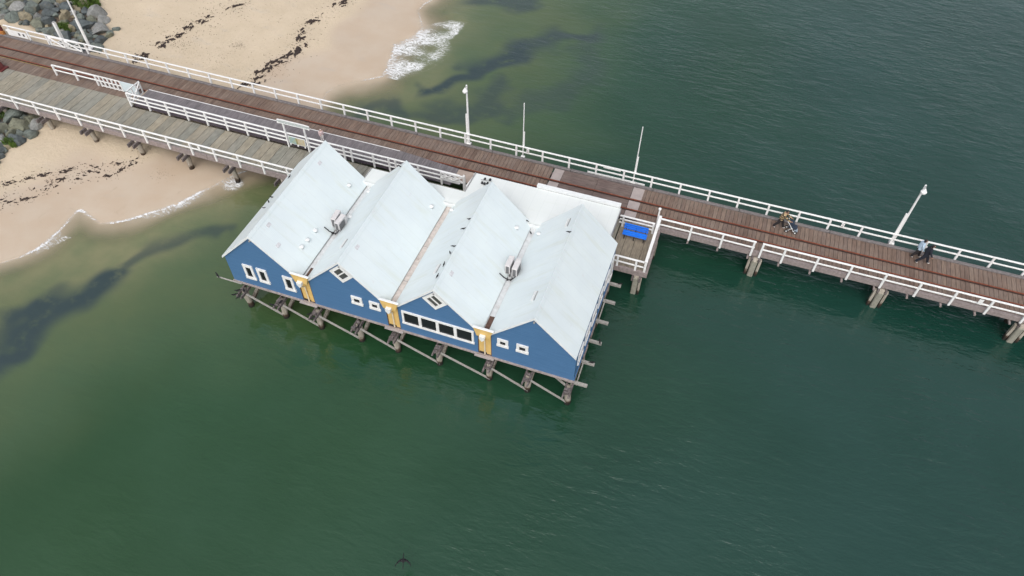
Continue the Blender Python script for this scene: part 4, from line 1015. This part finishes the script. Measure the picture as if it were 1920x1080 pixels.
boulders(PB, 56, .5, .95, lambda x, y: ('under the edge of the grey walkway' if y > 9 else 'in the lower left rock bank next to the sand'), 'boulders below the walkway', .25, 12)
for (px, py), l_ in zip(((218, 58), (183, 88), (208, 66)), ('farthest from the rock bank', 'closest to the back railing', 'touching the rock bank')):
    q = at(px, py, .8); o = link('boulder', RM[0, px % 7], (q.x, q.y, gz(q.x, q.y) + .05)); o.scale = (.5, .42, .28); tag(o, 'flat grey stone half buried in sand, ' + l_, 'boulder', 'stones on the sand')
# grass patch among the boulders
GRASS = mat_simple('grass_blade', (.075, .13, .018), .7, .35, 3, 0)
gb = MB(); rs = random.Random(5)
for cx, cy, rx, n in [(158, 7, 1.25, 1500), (122, 54, .5, 260), (5, 196, 1.0, 500), (130, 3, .5, 200), (8, 250, .45, 200)]:
    c0 = at(cx, cy, 1.6)
    for _ in range(n):
        a = rs.random() * 6.28; r_ = math.sqrt(rs.random()) * rx; x, y = c0.x + math.cos(a) * r_ * 1.35, c0.y + math.sin(a) * r_ * .8; z = gz(x, y) + .25 * (1 - (r_ / rx) ** 2) + .15
        h = rs.uniform(.18, .42); dx, dy = rs.uniform(-.2, .2), rs.uniform(-.2, .2); w2 = .025; ca, sa = math.cos(a * 7), math.sin(a * 7)
        gb.add([(x - w2 * ca, y - w2 * sa, z - .35), (x + w2 * ca, y + w2 * sa, z - .35), (x + dx * .5 + w2 * .8 * ca, y + dy * .5 + w2 * .8 * sa, z + h * .6), (x + dx, y + dy, z + h)], [(0, 1, 2, 3)])
me, c = gb.mesh('grass', GRASS, center=(0, 0, 0), fix=False); tag(link('grass', me, (0, 0, 0)), 'green grass and weeds growing between the boulders', 'grass', kind='stuff')

# ------------------------------------------------------------------ seaweed cast up on the sand
WEED = mat_simple('dry_seaweed', (.040, .026, .022), .85, .4, 14, .5)
def weed_mesh(seed):
    rs = random.Random(seed); mb = MB()
    for k in range(11):
        a = rs.random() * 3.14 + .0; L = rs.uniform(.18, .55); x0, y0 = rs.gauss(0, .24), rs.gauss(0, .11); n = 4; w_ = rs.uniform(.03, .085); pts = []
        for i in range(n + 1):
            t = i / n - .5; pts.append((x0 + math.cos(a * .5 - .4) * L * t + rs.uniform(-.03, .03), y0 + math.sin(a * .5 - .4) * L * t + rs.uniform(-.03, .03), .02 + .05 * (1 - 4 * t * t) * rs.random()))
        mb.tube(pts, [w_ * q for q in (.25, .9, 1.0, .8, .2)], 6)
    mb.tube([(-.4, 0, .0), (-.15, .03, .01), (.15, -.03, .01), (.42, 0, 0)], [.02, .1, .1, .02], 6)
    me, _ = mb.mesh('seaweed_clump', WEED, center=(0, 0, 0), smooth=True)
    for v in me.vertices: v.co.z = max(-.03, v.co.z) * .6
    return me
WM = [weed_mesh(k) for k in range(6)]
def wrack(line, n, spread, label, group, s0=.5, s1=1.3, seed=1, big=True):
    rs = random.Random(seed); P_ = [at(*p, gz(at(*p, .4).x, at(*p, .4).y)) for p in line]
    for _ in range(n):
        k = rs.randrange(len(P_) - 1); t = rs.random(); q = P_[k].lerp(P_[k + 1], t); dr = (P_[k + 1] - P_[k]).normalized(); nr = Vector((-dr.y, dr.x, 0)); q = q + nr * rs.gauss(0, spread)
        yield q.x, q.y, math.atan2(dr.y, dr.x) + rs.uniform(-.7, .7), rs.uniform(s0, s1), (k + t) / (len(P_) - 1)
LN = [(655, -4), (630, 12), (605, 32), (580, 43), (567, 60), (560, 75), (565, 92), (552, 105), (530, 112), (512, 120), (495, 135), (484, 148), (462, 163)]
LN2 = [(470, 2), (430, 12), (410, 26), (375, 42), (350, 55), (330, 66), (312, 76), (306, 88)]
LN3 = [(275, 100), (262, 108), (250, 116)]
LS1 = [(-5, 348), (20, 343), (48, 338), (70, 328), (100, 323), (130, 320), (155, 314), (185, 314), (215, 307), (250, 308)]
LS2 = [(-5, 376), (25, 378), (48, 374), (66, 366), (82, 352), (98, 350), (118, 336), (140, 330), (165, 325), (200, 330), (225, 320), (250, 306), (262, 290), (280, 272)]
grp = 0
for line, n, sp_, lab, g, s0, s1 in ((LN, 62, .36, 'seaweed clump of the line nearest the waves', 'seaweed clumps nearest the waves', .3, 1.05), (LN2, 30, .3, 'seaweed clump of the line nearest the boulders', 'seaweed clumps in the upper line', .4, 1.0), (LN3, 9, .25, 'seaweed clump just behind the back railing', 'seaweed clumps by the railing', .5, 1.0), (LS1, 30, .1, 'seaweed clump of the upper line below the walkway', 'seaweed clumps in the upper line below the walkway', .22, .6), (LS2, 36, .2, 'seaweed clump of the lower line below the walkway', 'seaweed clumps in the lower line below the walkway', .22, .62)):
    grp += 1
    for x, y, a, s_, t_ in wrack(line, n, sp_, lab, g, s0, s1, grp):
        o = link('seaweed_clump', WM[random.randrange(6)], (x, y, gz(x, y) + .015)); o.rotation_euler.z = a; o.scale = (s_, s_ * .8, s_); 
        q_ = (s_ - s0) / (s1 - s0); far = ('far from the jetty', 'midway along it', 'near the jetty')
        if grp > 3: far = ('at the left edge', 'midway along it', 'near the jetty piles')
        tag(o, ('small ' if q_ < .33 else 'big ' if q_ > .7 else 'middling ') + lab + ', ' + far[min(2, int(t_ * 3))], 'seaweed', g)
lit = MB(); rs = random.Random(21)
def flake(x, y, s_):
    z = gz(x, y) + .014; a = rs.random() * 6.28; n = 5
    lit.add([(x + math.cos(a + k * 1.2566) * s_ * rs.uniform(.4, 1.3), y + math.sin(a + k * 1.2566) * s_ * rs.uniform(.3, .9), z + (.012 if k % 2 else 0)) for k in range(n)] + [(x, y, z + .03)], [(k, (k + 1) % n, n) for k in range(n)])
for i, (line, n, sp_) in enumerate(((LN, 420, .75), (LN2, 380, 1.2), (LN3, 60, .7), (LS1, 200, .35), (LS2, 240, .6))):
    for x, y, a, s_, t_ in wrack(line, n, sp_, '', '', .02, .075, 40 + i): flake(x, y, s_)
for _ in range(420):
    px, py = rs.uniform(200, 560), rs.uniform(-10, 150); q = at(px, py, .7)
    if q.y > 19.2: flake(q.x, q.y, rs.uniform(.012, .05))
for cx, cy, rr, n in ((446, 82, 9, 160), (350, 92, 16, 110), (300, 318, 12, 60), (405, 110, 22, 90)):
    for _ in range(n):
        q = at(cx + rs.gauss(0, rr), cy + rs.gauss(0, rr * .55), .6)
        flake(q.x, q.y, rs.uniform(.01, .035))
me, c = lit.mesh('seaweed_litter', WEED, center=(0, 0, 0)); tag(link('seaweed_litter', me, (0, 0, 0)), 'fine dark seaweed litter scattered over the sand', 'seaweed', kind='stuff')
